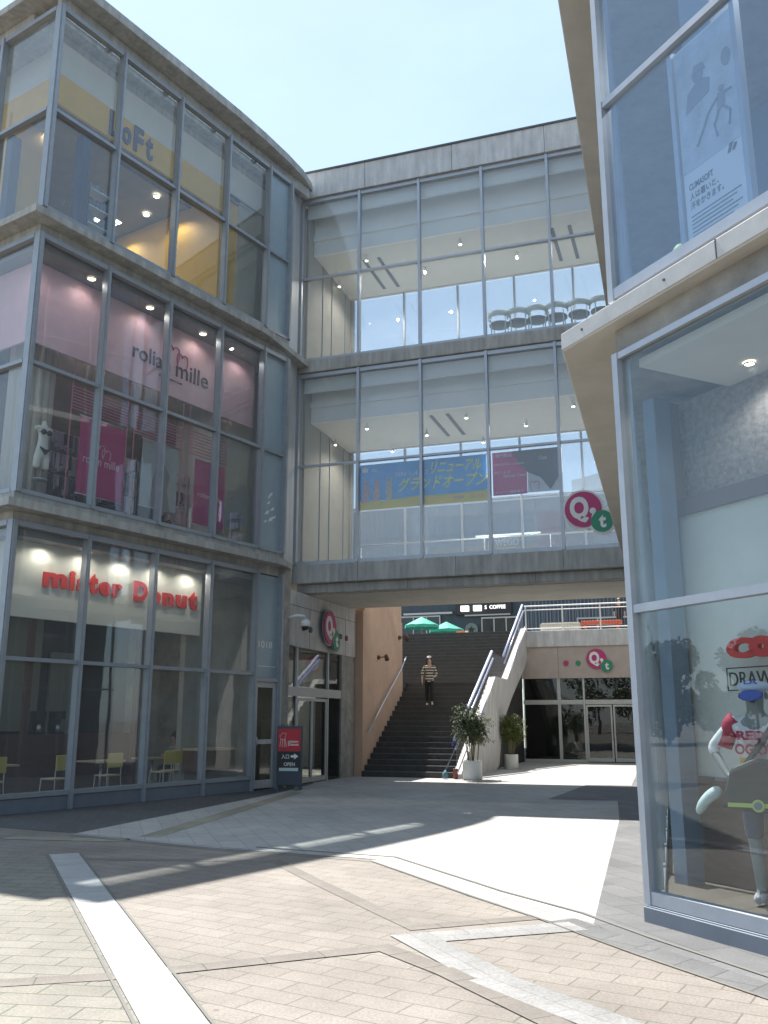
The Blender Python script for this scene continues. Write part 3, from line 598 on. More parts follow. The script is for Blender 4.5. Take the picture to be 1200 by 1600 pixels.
def torso(label, f, a, b, z, m, sc_=1):
    t = thing('mannequin_torso', label, 'mannequin', f, a, b, z, None)
    fr_ = Fr(t.location.x, t.location.y, f.th); n = [((0, 0, .62), (.13, .10)), ((0, 0, .80), (.095, .075)), ((0, -.02, .98), (.13, .10)), ((0, 0, 1.12), (.05, .05)), ((0, 0, 1.22), .045)]
    e = [(0, 1), (1, 2), (2, 3), (3, 4)]
    for s in (-1, 1):
        chain(n, e, 0, [((s*.085, 0, .50), .09), ((s*.10, 0, .30), .075), ((s*.10, 0, .22), .07)]); chain(n, e, 2, [((s*.15, 0, 1.06), .05), ((s*.20, 0, 1.0), .045)])
    v, fc = skin_mesh(n, e); mb = MB(fr_); mb.smooth = True; mb.add([(x*sc_, y*sc_, w_*sc_+z) for x, y, w_ in v], fc); build('torso', mb, m, t)
    mb = MB(fr_)
    for s in (-1, 1): mb.ball(s*.065*sc_, -.10*sc_, z+.96*sc_, .055*sc_, n=12, m=8)
    mb.tube([(-.14*sc_, -.06*sc_, z+.95*sc_), (0, -.14*sc_, z+.94*sc_), (.14*sc_, -.06*sc_, z+.95*sc_)], .008); build('bra', mb, BLACK, t)
    mb = MB(fr_); mb.front([(-.13*sc_, z+.64*sc_), (0, z+.50*sc_), (.13*sc_, z+.64*sc_), (0, z+.60*sc_)], -.125*sc_, -.09*sc_); build('briefs', mb, BLACK, t)
    mb = MB(fr_); mb.lathe([(.16, z), (.16, z+.015), (.015, z+.02), (.015, z+.3)], 0, 0, 16); build('stand', mb, STEEL, t)
torso('white headless mannequin torso in black underwear behind the pink shop corner glass', LF, 1.12, .9, 6.14, mat('mannequin white', (.72, .72, .68), .5), 1.0)
torso('pale mannequin torso in underwear behind the left face of the pink shop', LF, .35, 2.1, 5.9, MATS['mannequin white'], 1.0)

# cafe furniture
def cafe_chair():
    t = thing('cafe_chair', 'yellow backed cafe chair standing alone in the second glass bay', 'chair', W0, 0, 0, 0, 'yellow cafe chairs inside the doughnut shop')
    f = W0
    mb = MB(f); mb.box(-.19, .19, -.19, .19, .43, .46); build('seat', mb, mat('chair seat', (.42, .36, .22), .6), t, bevel=.01)
    mb = MB(f); mb.box(-.19, .19, -.215, -.19, .60, .88); build('backrest', mb, YELC, t, bevel=.01)
    for sx in (-1, 1):
        for sy in (-1, 1):
            mb = MB(f); mb.tube([(sx*.17, sy*.17, .43), (sx*.19, sy*.20, 0)] if sy > 0 else [(sx*.17, -.185, .62), (sx*.17, -.18, .43), (sx*.19, -.22, 0)], .011); build('leg', mb, FRAMEW, t)
    return t
ch0 = cafe_chair(); spots = [(3.25, .85, 0, 'yellow backed cafe chair standing alone in the second glass bay'), (1.95, .80, .1, 'yellow cafe chair half hidden behind the second mullion'), (4.75, .9, .15, 'yellow cafe chair right behind the third mullion'), (5.3, 1.15, -.1, 'yellow cafe chair beside the seated customer'),
                             (.7, 1.0, 0, 'yellow cafe chair nearest the building corner')]
for i, (a, b, r, lab) in enumerate(spots):
    M = Mx(LF, a, b, .03, r)
    if i == 0: ch0.matrix_basis = M; ch0['label'] = lab
    else: dup(ch0, M, lab)
def cafe_table(label, a, b, la):
    t = thing('cafe_table', label, 'table', LF, a, b, .03, 'tables inside the doughnut shop')
    mb = MB(LF); mb.box(a-la/2, a+la/2, b-.3, b+.3, .70, .735); build('table_top', mb, MATS['pale wood'], t, bevel=.006)
    mb = MB(LF); mb.tube([(a, b, .05), (a, b, .70)], .03); build('pedestal', mb, STEEL, t)
    mb = MB(LF); mb.lathe([(.22, .03), (.22, .05), (.04, .07)], a, b, 20); build('base', mb, STEEL, t)
cafe_table('long pale cafe table in the leftmost glass bay', .95, 1.7, 1.3); cafe_table('small pale cafe table in the second bay behind the yellow chair', 3.7, 1.6, .8); cafe_table('pale cafe table in front of the seated customer', 5.35, 1.85, .7)
J = dict(hip=(0, 0, .50), neck=(0, -.06, .98), chin=(0, -.09, 1.06), head=(0, -.10, 1.14), crown=(0, -.08, 1.22))
for s, x in (('l', -1), ('r', 1)):
    J['sh'+s] = (x*.17, -.04, .92); J['el'+s] = (x*.21, -.14, .68); J['wr'+s] = (x*.10, -.34, .76); J['ha'+s] = (x*.06, -.42, .77)
    J['th'+s] = (x*.09, -.12, .50); J['kn'+s] = (x*.10, -.42, .50); J['an'+s] = (x*.10, -.40, .09); J['to'+s] = (x*.10, -.54, .04)
person('seated customer with short dark hair and grey top inside the doughnut shop', LF, 5.95, 1.7, .03, R(-90), 1.65, J, dict(skin=SKIN, shirt=CLG, trousers=CLB, shoe=BLACK, hair=HAIR))
t = thing('stool', 'plain stool under the seated customer', 'stool', LF, 5.95, 1.7, .03)
mb = MB(LF); mb.lathe([(.17, .40), (.17, .43)], 5.95, 1.7, 18); build('seat', mb, BROWN, t)
for s in range(4):
    u = s*math.pi/2+.4; mb = MB(LF); mb.tube([(5.95+.12*math.cos(u), 1.7+.12*math.sin(u), .40), (5.95+.16*math.cos(u), 1.7+.16*math.sin(u), .03)], .012); build('leg', mb, STEEL, t)
# things on the shop's back counter
for i, (a, lab) in enumerate(((3.6, 'dark coffee machine left on the wood partition'), (4.1, 'dark coffee machine right on the wood partition'))):
    t = thing('coffee_machine', lab, 'coffee machine', LF, a, 3.67, 1.25)
    mb = MB(LF); mb.box(a-.14, a+.14, 3.55, 3.8, 1.25, 1.30); mb.box(a-.14, a+.14, 3.70, 3.8, 1.3, 1.75); mb.box(a-.14, a+.14, 3.55, 3.7, 1.58, 1.75); build('body', mb, BLACK, t, bevel=.01)
    mb = MB(LF); mb.lathe([(.05, 1.30), (.06, 1.40), (.035, 1.46)], a, 3.62, 14); build('jug', mb, STEEL, t)
# shelves on top floor
for i, (a, b, lab) in enumerate(((2.2, 1.3, 'white rimmed display shelves right of the navy column, top floor'), (.7, 3.4, 'white rimmed display shelves behind the left face, top floor'))):
    t = thing('display_shelf', lab, 'shelf', LF, a, b, 11.24)
    mb = MB(LF)
    for s in (-1, 1): mb.box(a+s*.3-.02, a+s*.3+.02, b-.15, b+.15, 11.24, 13.2)
    build('upright', mb, NAVY, t)
    for k in range(5):
        z = 11.4+k*.42; mb = MB(LF); mb.box(a-.27, a+.27, b-.16, b+.14, z, z+.03); build('shelf_board', mb, WHITE, t)
        mb = MB(LF); rr = random.Random(k)
        for j in range(5): h_ = rr.uniform(.1, .28); mb.box(a-.25+j*.10, a-.25+j*.10+.07, b-.12, b+.05, z+.03, z+.03+h_)
        build('goods', mb, BLUEG, t)
mb = MB(LF); mb.front([(5.2, 11.4), (5.35, 11.4), (6.6, 13.2), (6.45, 13.2)], 2.9, 3.7); t = single('escalator', mb, MIDG, 'dark sloping escalator balustrade inside the top floor shop', 'escalator')
mb = MB(LF); mb.lathe([(.0, 13.7), (.10, 13.85), (.06, 14.0), (.01, 14.3), (.005, 14.7)], 3.9, 3.0, 10); single('hanging_tag', mb, HOT, 'small pink tag hanging from the top floor ceiling', 'tag')

# ------------------------------------------------------------------ bridge building
BB = thing('glass_bridge', 'two storey glazed bridge building with concrete parapet spanning above the stairs', 'building', BF, 0, 0, 4.75)
BD = 3.6; A1 = 10.5; BM = [0, 1.72, 3.44, 5.18, 6.92, 8.66, 10.4]
mb = MB(BF); mb.box(-.06, A1, -.14, .10, 16.02, 16.80)
mb.box(-.06, A1, BD-.1, BD+.1, 16.02, 16.8); mb.box(-.06, A1, .1, BD-.1, 16.02, 16.3)
build('parapet', mb, CONCL, BB)
mb = MB(BF); mb.box(-.08, A1, -.18, .14, 16.80, 16.85); mb.box(-.08, A1, BD-.14, BD+.16, 16.8, 16.85); build('coping', mb, DGREY, BB)
mb = MB(BF)
for a in (1.9, 4.4, 6.9): mb.box(a, a+.012, -.143, -.14, 16.02, 16.8)
for a in (1.75, 4.3, 6.9): mb.box(a, a+.012, -.103, -.10, 5.0, 5.46)
for a in (3.0, 6.2): mb.box(a, a+.012, .097, .10, 4.76, 4.98)
build('panel_joint', mb, DGREY, BB)
mb = MB(BF); mb.box(-.04, A1, -.12, BD+.12, 10.74, 11.09); build('floor_slab', mb, CONC, BB, bevel=.02)
mb = MB(BF); mb.box(-.6, A1, -.10, BD+.1, 4.98, 5.46); mb.box(.0, A1, .10, BD-.05, 4.75, 4.98); build('floor_slab', mb, CONC, BB, bevel=.02)
mb = MB(BF); mb.box(.0, A1, .42, BD-.2, 4.735, 4.75); build('soffit', mb, CONCW, BB)
BV = [(5.52, 8.12, 10.70), (11.13, 13.55, 15.98)]
for zs, zt, zh in BV:
    for i, a in enumerate(BM):
        mb = MB(BF); mb.box(a-.035, a+.035, -.09, .05, zs-.05, zh+.03); build('mullion', mb, FRAMEL, BB)
        if i < 6:
            a0, a1 = a, BM[i+1]
            for z, hw, nm in ((zt, .028, 'transom'), (zh-.03, .05, 'head_frame'), (zs-.01, .045, 'sill_frame')):
                mb = MB(BF); mb.box(a0+.04, a1-.04, -.06, .04, z-hw, z+hw); build(nm, mb, FRAMEL, BB)
            bay(BF, a0, a1, zs, zt, BB, G_B, .0); bay(BF, a0, a1, zt, zh-.05, BB, G_B, .0)
    hb = zh-1.42 if zs > 10 else zh-1.2
    for i, a in enumerate([.2]+[x+.16 for x in BM[1:]]):                    # rear windows
        mb = MB(BF); mb.box(a-.03, a+.03, BD-.06, BD+.04, zs, hb); build('mullion', mb, FRAMEL, BB)
        if i:
            p = [.2]+[x+.16 for x in BM[1:]]
            mb = MB(BF); mb.box(p[i-1]+.04, a-.04, BD-.05, BD+.04, zs+1.15 if zs > 10 else zs+2.2, zs+1.2 if zs > 10 else zs+2.25); build('transom', mb, FRAMEL, BB)
            bay(BF, p[i-1], a, zs, hb, BB, G_B, BD-.02)
    mb = MB(BF); mb.box(.06, A1-.1, BD-.10, BD-.02, hb, zh+.03); build('rear_lintel', mb, CEIL, BB)
    mb = MB(BF); mb.box(.06, A1-.1, .62, BD-.12, hb+.02, hb+.14); build('ceiling', mb, CEIL, BB)
    mb = MB(BF); mb.box(.06, A1-.1, .55, .62, hb+.02, zh-.05); mb.box(.06, A1-.1, .48, .55, hb+.45, hb+.60); build('bulkhead', mb, mat('bulkhead white', (.85, .85, .82), .8, var=.04), BB)
    mb = MB(BF); mb.box(.08, A1-.1, .14, .20, zh-.45, zh-.06); build('roller_blind', mb, mat('blind cloth', (.85, .86, .84), .8), BB)
    mb = MB(BF)
    sl_ = [(1.4, 1.2), (1.85, 1.2), (6.83, 1.2), (7.3, 1.2)] if zs > 10 else [(3.43, .95), (3.88, .95)]
    for a, b in sl_: mb.box(a-.05, a+.05, b, b+1.9, hb+.008, hb+.02)
    build('ceiling_slot', mb, DGREY, BB)
    mb = MB(BF); mb.box(.05, A1-.1, .1, BD-.1, zs-.04, zs-.01); build('inner_floor', mb, OFFW, BB)
    # glazed end towards the left building: inner wall with posts and a door
    mb = MB(BF); mb.box(.05, .12, .15, BD-.1, zs, zh-.1); mb.box(.03, .17, BD-.1, BD+.03, zs, zh-.1); build('inner_wall', mb, mat('taupe wall', (.36, .34, .30), .8, var=.1), BB)
    mb = MB(BF)
    for k, b in enumerate((1.2, 1.9, 3.0)): mb.box(.12, .15, b, b+.04, zs, hb)
    build('inner_posts', mb, FRAME, BB)
# handrail inside both levels at the rear windows
for z in (5.5, 11.12):
    t = thing('handrail', 'metal handrail along the rear windows of the %s bridge floor' % ('lower' if z < 8 else 'upper'), 'handrail', BF, 5, BD-.35, z)
    mb = MB(BF); mb.tube([(.5, BD-.3, z+1.05), (10, BD-.3, z+1.05)], .022); build('rail', mb, STEEL, t)
    for k in range(6):
        mb = MB(BF); mb.tube([(.6+k*1.85, BD-.3, z), (.6+k*1.85, BD-.3, z+1.05)], .018); build('post', mb, STEEL, t)
# corner duct and column between left building and bridge
mb = MB(BF); mb.box(-.26, -.037, -.10, .5, 5.0, 16.0); mb.box(-.24, -.10, -.20, -.10, 5.0, 16.0)
single('corner_duct', mb, CLADW, 'pale metal clad duct rising between the left building and the glass bridge', 'duct')
# spotlights on the bridge ceilings
sp0 = None
SPG = 'small spotlights on the bridge ceilings'
spl = [(.25, 2.2, 14.55, 'leftmost spotlight of the upper bridge ceiling'), (2.96, 2.2, 14.55, 'second large spotlight of the upper bridge ceiling'), (5.69, 2.2, 14.55, 'third large spotlight of the upper bridge ceiling'), (1.57, .97, 14.55, 'small downlight beside the left slot pair, upper ceiling'),
       (4.34, .95, 14.55, 'small downlight between the slot pairs, upper ceiling'), (.25, 2.05, 9.48, 'leftmost spotlight of the lower bridge ceiling'), (3.01, 2.03, 9.48, 'spotlight left of the slot pair, lower ceiling'), (5.79, 2.08, 9.48, 'spotlight above the pink banner, lower ceiling'),
       (1.61, .96, 9.48, 'downlight high above the blue banner left end, lower ceiling'), (4.41, .93, 9.48, 'downlight high above the blue banner right end, lower ceiling'), (1.61, 3.2, 9.48, 'downlight just above the blue banner left end, lower ceiling'), (4.36, 3.2, 9.48, 'downlight just above the blue banner right end, lower ceiling'), (7.2, .93, 9.48, 'rightmost downlight, lower bridge ceiling')]
for a, b, z, lab in spl:
    if sp0 is None:
        sp0 = thing('spotlight', lab, 'spotlight', BF, a, b, z, SPG)
        mb = MB(BF); mb.tube([(a, b, z+.02), (a, b, z-.06)], .02, 8); mb.lathe([(.045, z-.15), (.05, z-.06), (.02, z-.04)], a, b, 14); build('housing', mb, WHITE, sp0)
        mb = MB(BF); mb.ball(a, b, z-.15, .042, .02, 12, 6); build('bulb', mb, LAMP, sp0)
    else: dup(sp0, Mx(BF, a, b, z), lab)
# tub chairs along rear windows of the upper floor
def tub_chair(lab):
    t = thing('tub_chair', lab, 'chair', W0, 0, 0, 0, 'pale tub chairs along the upper rear windows')
    n = 16; mb = MB(W0); vs = []
    for i in range(n+1):
        u = math.pi*(-.1+1.2*i/n)
        for r, z in ((.31, .58), (.34, .74), (.31, .76), (.285, .60)): vs.append((r*math.cos(u), -r*math.sin(u), z))
    fs = [(i*4+j, i*4+(j+1) % 4, (i+1)*4+(j+1) % 4, (i+1)*4+j) for i in range(n) for j in range(4)]+[(3, 2, 1, 0), (n*4, n*4+1, n*4+2, n*4+3)]
    mb.smooth = True; mb.add(vs, fs); build('backrest', mb, mat('chair shell', (.42, .50, .52), .5), t)
    mb = MB(W0); mb.lathe([(.26, .38), (.29, .40), (.29, .44), (.24, .46)], 0, 0, 20); build('seat', mb, DGREY, t)
    for k in range(4):
        u = math.pi/4+k*math.pi/2; mb = MB(W0); mb.tube([(.29*math.cos(u), .29*math.sin(u), .60 if math.sin(u) < 0 else .40), (.27*math.cos(u), .27*math.sin(u), 0)], .016); build('leg', mb, MATS['chair shell'], t)
    return t
tc0 = None
# they stand on a raised window bench so that they show above the sill
mb = MB(BF); mb.box(4.5, 9.6, 1.7, 2.5, 11.12, 11.95); mbench = single('platform', mb, OFFW, 'long white display platform under the pale tub chairs', 'platform')
for i, a in enumerate((5.15, 5.68, 6.2, 6.75, 7.35, 7.95)):
    lab = ['leftmost', 'second', 'third', 'fourth', 'fifth', 'rightmost'][i]+' pale tub chair in the upper bridge row, counted from the left'
    if i == 0: tc0 = tub_chair(lab); tc0.matrix_basis = Mx(BF, a, 2.1, 11.95, 0)
    else: dup(tc0, Mx(BF, a, 2.1, 11.95, .15*(i % 3)), lab)
# banners
BN = BF.turned(.07, -.28, 0); BN.dz = -.09
t = thing('banner', 'wide blue and yellow banner with slanting yellow Japanese lettering on the lower bridge floor', 'banner', BN, 3.35, .4, 6.9)
mb = MB(BN); mb.box(1.60, 5.08, .40, .41, 7.16, 8.14); build('blue_sheet', mb, BLUE, t)
mb = MB(BN); mb.front([(1.60, 6.93), (5.08, 6.95), (5.08, 7.22), (4.2, 7.18), (3.2, 7.20), (2.4, 7.15), (1.60, 7.17)], .394, .408); build('yellow_border', mb, mat('banner yellow', (.80, .66, .08), .55, var=.12), t)
YT = mat('banner letter yellow', (.95, .88, .10), .5)
mb = MB(BN); mb.text('リニューアル', 3.55, 4.85, 7.75, 8.05, .392, .006, .01, .25); mb.text('グランドオープン', 2.68, 4.98, 7.34, 7.70, .392, .006, .01, .25); build('lettering', mb, YT, t)
mb = MB(BN); mb.text('2011.4.22', 2.6, 3.5, 7.76, 7.86, .392, .004, 0, .25) ; mb.front([(1.72, 7.93), (1.86, 7.93), (1.9, 8.02), (1.8, 8.08), (1.7, 8.02)], .39, .398); mb.box(1.98, 2.12, .39, .398, 7.98, 8.0); mb.box(1.98, 2.12, .39, .398, 7.93, 7.95); build('small_marks', mb, mat('banner white', (.7, .75, .8), .5), t)
mb = MB(BN); mb.text('井筒屋・コレット', 4.15, 4.95, 7.03, 7.12, .390, .003, 0); build('border_lettering', mb, mat('banner blue grey', (.25, .3, .35), .5), t)
for cx, cc, hh in ((1.83, (.55, .30, .32), .62), (2.12, (.62, .38, .35), .60), (2.46, (.60, .50, .42), .66)):
    mb = MB(BN); z = 7.14
    mb.front([(cx-.07, z), (cx+.07, z), (cx+.10, z+.22), (cx+.06, z+.40), (cx-.06, z+.40), (cx-.10, z+.24)], .388, .395)
    mb.disc(cx, z+.46, .045, .388, .395, 14); mb.front([(cx+.04, z+.36), (cx+.09, z+.40), (cx+.05, z+hh), (cx+.02, z+hh)], .388, .395); mb.front([(cx-.09, z+.40), (cx-.04, z+.36), (cx-.02, z+hh), (cx-.05, z+hh)], .388, .395)
    build('printed_dancer', mb, mat('dancer %.2f' % cx, cc, .6, var=.3, scale=14), t)
t = thing('banner', 'magenta and dark notice banner with white wedge beside the blue banner', 'banner', BN, 6.0, .4, 7.0)
mb = MB(BN); mb.box(5.17, 6.02, .40, .41, 7.04, 8.14); build('magenta_sheet', mb, mat('banner magenta', (.60, .03, .26), .55, var=.08), t)
mb = MB(BN); mb.front([(6.03, 7.06), (6.85, 7.06), (6.85, 7.9), (6.03, 7.9)], .402, .412); build('white_sheet', mb, mat('banner pale', (.62, .66, .74), .6), t)
mb = MB(BN); mb.front([(5.68, 8.14), (5.80, 7.85), (6.03, 7.58), (6.35, 7.42), (6.58, 7.10), (6.82, 7.45), (6.80, 8.14)], .385, .398); build('dark_shape', mb, mat('banner charcoal', (.07, .065, .08), .5), t)
mb = MB(BN)
mb.text('1億円相当', 5.20, 5.66, 8.00, 8.10, .382, .004, .012); mb.text('QB CARD member', 5.20, 5.98, 7.78, 7.85, .382, .004, .004); mb.text('2011.4.22', 5.20, 5.62, 7.58, 7.65, .382, .004, .004); mb.text('Special Class', 5.44, 5.99, 7.46, 7.56, .382, .004, .012); mb.text('メンバー様募集中', 5.22, 5.94, 7.08, 7.15, .382, .004, 0)
mb.text('Class', 6.32, 6.52, 7.86, 7.96, .382, .004, 0); build('lettering', mb, mat('banner letters', (.72, .62, .68), .5), t)
mb = MB(BN); heart(mb, 6.2, 7.27, .11, .39, .008); build('heart_outline', mb, MATS['banner magenta'], t)
for a, lab in ((5.06, 'white glowing tube upright at the right end of the blue banner'), (6.86, 'white glowing tube upright at the right end of the dark banner')):
    mb = MB(BN); mb.tube([(a, .36, 7.5), (a, .36, 8.1)], .025, 8); single('tube_light', mb, mat('tube white', (.9, .95, 1), .4, emit=1.1), lab, 'tube light', 'upright tube lights beside the bridge banners')
for nm in ('banner blue', 'banner yellow', 'banner magenta', 'banner pale', 'blind cloth'): translucent(MATS[nm], .22)
# round twin logo
def twin_logo(label, f, a, z, r, b, rim, dots=(), name='round_logo_sign'):
    t = thing(name, label, 'sign', f, a, b, z-r)
    if rim: mb = MB(f); mb.disc(a, z, r*1.12, b-.02, b); mb.disc(a+r*.98, z-r*.72, r*.72, b-.03, b-.004); build('white_rim', mb, rim, t)
    mb = MB(f); mb.disc(a, z, r, b-.045, b-.015); build('magenta_disc', mb, MAG, t)
    mb = MB(f); mb.disc(a+r*.98, z-r*.72, r*.60, b-.055, b-.028); build('green_disc', mb, GRN, t)
    mb = MB(f); mb.text('Q', a-r*.72, a+r*.30, z-r*.75, z+r*.72, b-.046, .012, .05); mb.disc(a+r*.52, z-r*.12, r*.17, b-.06, b-.044, 14); mb.front([(a+r*.66, z-r*.12), (a+r*.69, z-r*.2), (a+r*.42, z-r*.5), (a+r*.5, z-r*.25)], b-.06, b-.044)
    mb.text('t', a+r*.82, a+r*1.2, z-r*1.1, z-r*.38, b-.056, .012, .04); build('lettering', mb, WHITE, t)
    return t
twin_logo('large white rimmed Q logo in magenta and green on the lower bridge glass', BF, 7.42, 6.40, .43, -.06, WHITE)
# ------------------------------------------------------------------ entrance under the bridge, left of the stairs
EF = BF.turned(.28, 0, R(90))                 # a runs back along the passage, b points left into the building
EB = thing('entrance_block', 'concrete panel clad entrance block with glazed doors under the bridge', 'building', EF, 0, 0, 0)
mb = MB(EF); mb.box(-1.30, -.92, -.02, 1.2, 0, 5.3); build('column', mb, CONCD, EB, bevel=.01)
mb = MB(EF); mb.box(-.92, 3.74, .0, .3, 3.34, 4.72)
build('sign_panel_wall', mb, CONCL, EB)
mb = MB(EF)
for a in (.34, 1.62, 2.9): mb.box(a, a+.015, -.004, 0, 3.34, 4.35)
mb.box(-.92, 3.74, -.004, 0, 4.35, 4.365); mb.box(-.92, -.60, -.0035, 0, 3.34, 3.36)
build('panel_joint', mb, DGREY, EB)
mb = MB(EF); mb.box(-.92, 2.9, .03, .13, 2.14, 2.36); build('door_header', mb, FRAMEW, EB)
for a in (-.28, 1.78):
    mb = MB(EF); mb.box(a-.04, a+.04, .04, .14, 0, 3.34); build('mullion', mb, FRAMEW, EB)
for k, (a0, a1) in enumerate(((-.22, .72), (.74, 1.70))):
    mb = MB(EF); mb.box(a0, a0+.05, .05, .10, .03, 2.1); mb.box(a1-.05, a1, .05, .10, .03, 2.1); mb.box(a0+.05, a1-.05, .05, .10, 2.03, 2.1); mb.box(a0+.05, a1-.05, .05, .10, .03, .15)
    d = build('door', mb, FRAMEW, EB); mb = MB(EF); mb.box(a0+.05, a1-.05, .07, .08, .15, 2.03); build('door_glass', mb, G_D, d)
mb = MB(EF); mb.box(-.9, -.32, .07, .08, .05, 2.12); mb.box(1.82, 2.7, .07, .08, .05, 2.12); mb.box(-.9, 2.9, .09, .10, 2.38, 3.33); build('window_pane', mb, G_D, EB)
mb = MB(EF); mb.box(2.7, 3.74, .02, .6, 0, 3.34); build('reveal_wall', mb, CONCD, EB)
mb = MB(EF); mb.box(-1.0, 3.74, 2.6, 2.8, 0, 3.4); mb.box(-1, 3.74, .14, 2.6, 3.3, 3.33); mb.box(-1.0, 3.74, .15, 2.6, 0, .02); build('lobby_wall', mb, mat('brown lobby', (.10, .085, .07), .7, var=.2), EB)
mb = MB(EF); mb.front([(-.9, 2.2), (-.75, 2.2), (1.6, 3.3), (1.45, 3.3)], 1.0, 1.1); build('inner_stair_string', mb, FRAMEW, EB)
t = twin_logo('grey rimmed round Q logo sign on the concrete entrance panel beside the stairs', EF, 1.42, 3.98, .44, -.10, mat('sign rim grey', (.22, .24, .24), .4, .3), )
def dots(f, b, lst, where):
    for a, z, m, r, lab in lst:
        mb = MB(f); mb.disc(a, z, r, b-.04, b, 18); single('round_dot_sign', mb, m, lab, 'sign', 'small round dots beside the Q logos')
MAROON = mat('dull maroon', (.22, .04, .05), .5); DG2 = mat('dull green', (.05, .10, .08), .5)
dots(EF, -.005, [(-.08, 3.84, MAROON, .075, 'small maroon dot on the entrance panel next to the security camera'), (.36, 3.83, DG2, .075, 'small dark green dot left of the grey rimmed logo'), (2.48, 3.84, DG2, .075, 'small dark green dot right of the grey rimmed logo'), (2.95, 3.83, MAROON, .075, 'small maroon dot at the right end of the entrance panel')], 0)
t = thing('security_camera', 'white dome security camera on a curved arm on the concrete pilaster', 'camera', EF, -.75, -.05, 3.7)
mb = MB(EF); mb.tube([(-1.0, -.02, 4.0), (-1.0, -.25, 4.05), (-.85, -.36, 4.05), (-.75, -.36, 3.95)], .035, 8); build('arm', mb, WHITE, t)
mb = MB(EF); mb.lathe([(.06, 3.98), (.12, 3.93), (.12, 3.82), (.10, 3.80)], -.75, -.36, 16); build('housing', mb, WHITE, t)
mb = MB(EF); mb.ball(-.75, -.36, 3.80, .095, .09, 14, 8); build('dome', mb, BLACK, t)

# peach wall
mb = MB(EF); mb.prism([(3.76, -.0), (3.76, .3), (7.55, .1), (7.55, -.22), (3.95, -.22)][::1], 0, 4.73)
mb = MB(BF); mb.box(.0, .50, 3.78, 7.6, 0, 4.72); mb.box(-.4, .5, 3.9, 7.5, 4.72, 5.3)
single('stair_side_wall', mb, PEACH, 'plain peach rendered wall on the left of the stairs', 'wall')
PWf = Fr(*BF.pt(.5, 0).xy, BF.th+R(90))       # a runs back, b to the left; the wall face is b=0
def handrail(label, f, path, r, posts, m, name='handrail', drop=.12, grp=None):
    t = thing(name, label, 'handrail', f, path[0][0], path[0][1], path[0][2]-.9, grp)
    mb = MB(f); mb.tube(path, r, 10); build('rail', mb, m, t)
    for p in posts:
        mb = MB(f); mb.tube([p, (p[0], p[1]+drop, p[2]-.03)], .012, 6); build('bracket', mb, m, t)
handrail('slim steel handrail sloping up the peach wall', PWf, [(4.0, -.10, 1.2), (5.2, -.10, 1.98), (7.2, -.10, 3.2), (7.7, -.10, 3.6)], .022, [(4.2, -.10, 1.32), (5.7, -.10, 2.28), (7.2, -.10, 3.2)], STEEL)
def wall_spot(lab, a, z, f=PWf):
    t = thing('wall_spotlight', lab, 'spotlight', f, a, -.05, z, 'brown spotlights on the peach wall')
    mb = MB(f); mb.lathe([(.06, z-.06), (.06, z+.06)], a, -.02, 12); mb.tube([(a, -.02, z), (a+.08, -.22, z+.02)], .018, 6); build('arm', mb, BROWN, t)
    mb = MB(f); mb.tube([(a+.02, -.26, z+.07), (a+.12, -.26, z-.07)], .05, 10, .075); build('lamp_head', mb, BROWN, t)
wall_spot('brown spotlight on the middle of the peach wall above the handrail', 5.1, 3.42); wall_spot('brown spotlight at the far end of the peach wall', 7.2, 4.2)

# ------------------------------------------------------------------ stairs
ST = thing('staircase', 'broad dark stone staircase rising to the upper terrace between two walls', 'staircase', BF, 1.85, 3.7, 0)
STM = mat('dark stone', (.075, .071, .066), .7, var=.3, scale=6, bump=.2); NOS = mat('step nosing', (.14, .135, .13), .6, var=.2)
def flight(b0, z0, n, rise, run, a0, a1):
    for i in range(n):
        b = b0+i*run; z = z0+i*rise
        mb = MB(BF); mb.box(a0, a1, b, b0+n*run+.001*i, z+(0 if i else 0), z+rise-.004*0); s = build('step', mb, STM, ST)
        mb = MB(BF); mb.box(a0+.01, a1-.01, b-.012, b+.035, z+rise-.012, z+rise+.004); build('nosing', mb, NOS, s)
flight(3.7, 0, 18, .1533, .2556, .50, 3.20)
mb = MB(BF); mb.box(-2.6, 3.2, 8.302, 10.4, 0, 2.76); build('landing', mb, STM, ST)
mb = MB(BF); mb.box(-2.6, .498, 7.61, 8.30, 0, 2.758); build('landing', mb, STM, ST)
flight(10.4, 2.76, 15, .1493, .2867, -2.6, 3.20)
PS = Fr(*BF.pt(3.45, 0).xy, BF.th+R(90))
# parapet with curved underside: polygon in (b,z)
under = [(8.3, 0), (8.78, .14), (9.1, .75), (9.5, 1.3), (10.3, 1.85), (11.3, 2.35), (12.69, 2.95), (14.0, 3.5), (14.7, 3.9)]
top = [(14.7, 5.12), (10.5, 2.95), (8.5, 2.95), (3.62, .12), (3.62, 0)]
mb = MB(BF); mb.side(under+top, 3.20, 3.42); build('side_parapet', mb, CONCL, ST)
mb = MB(BF); mb.side([(8.31, 0), (14.69, 0), (14.69, 4.7), (10.4, 2.6), (8.31, 2.6)], 2.9, 3.19); build('under_stair_wall', mb, DARK, ST)
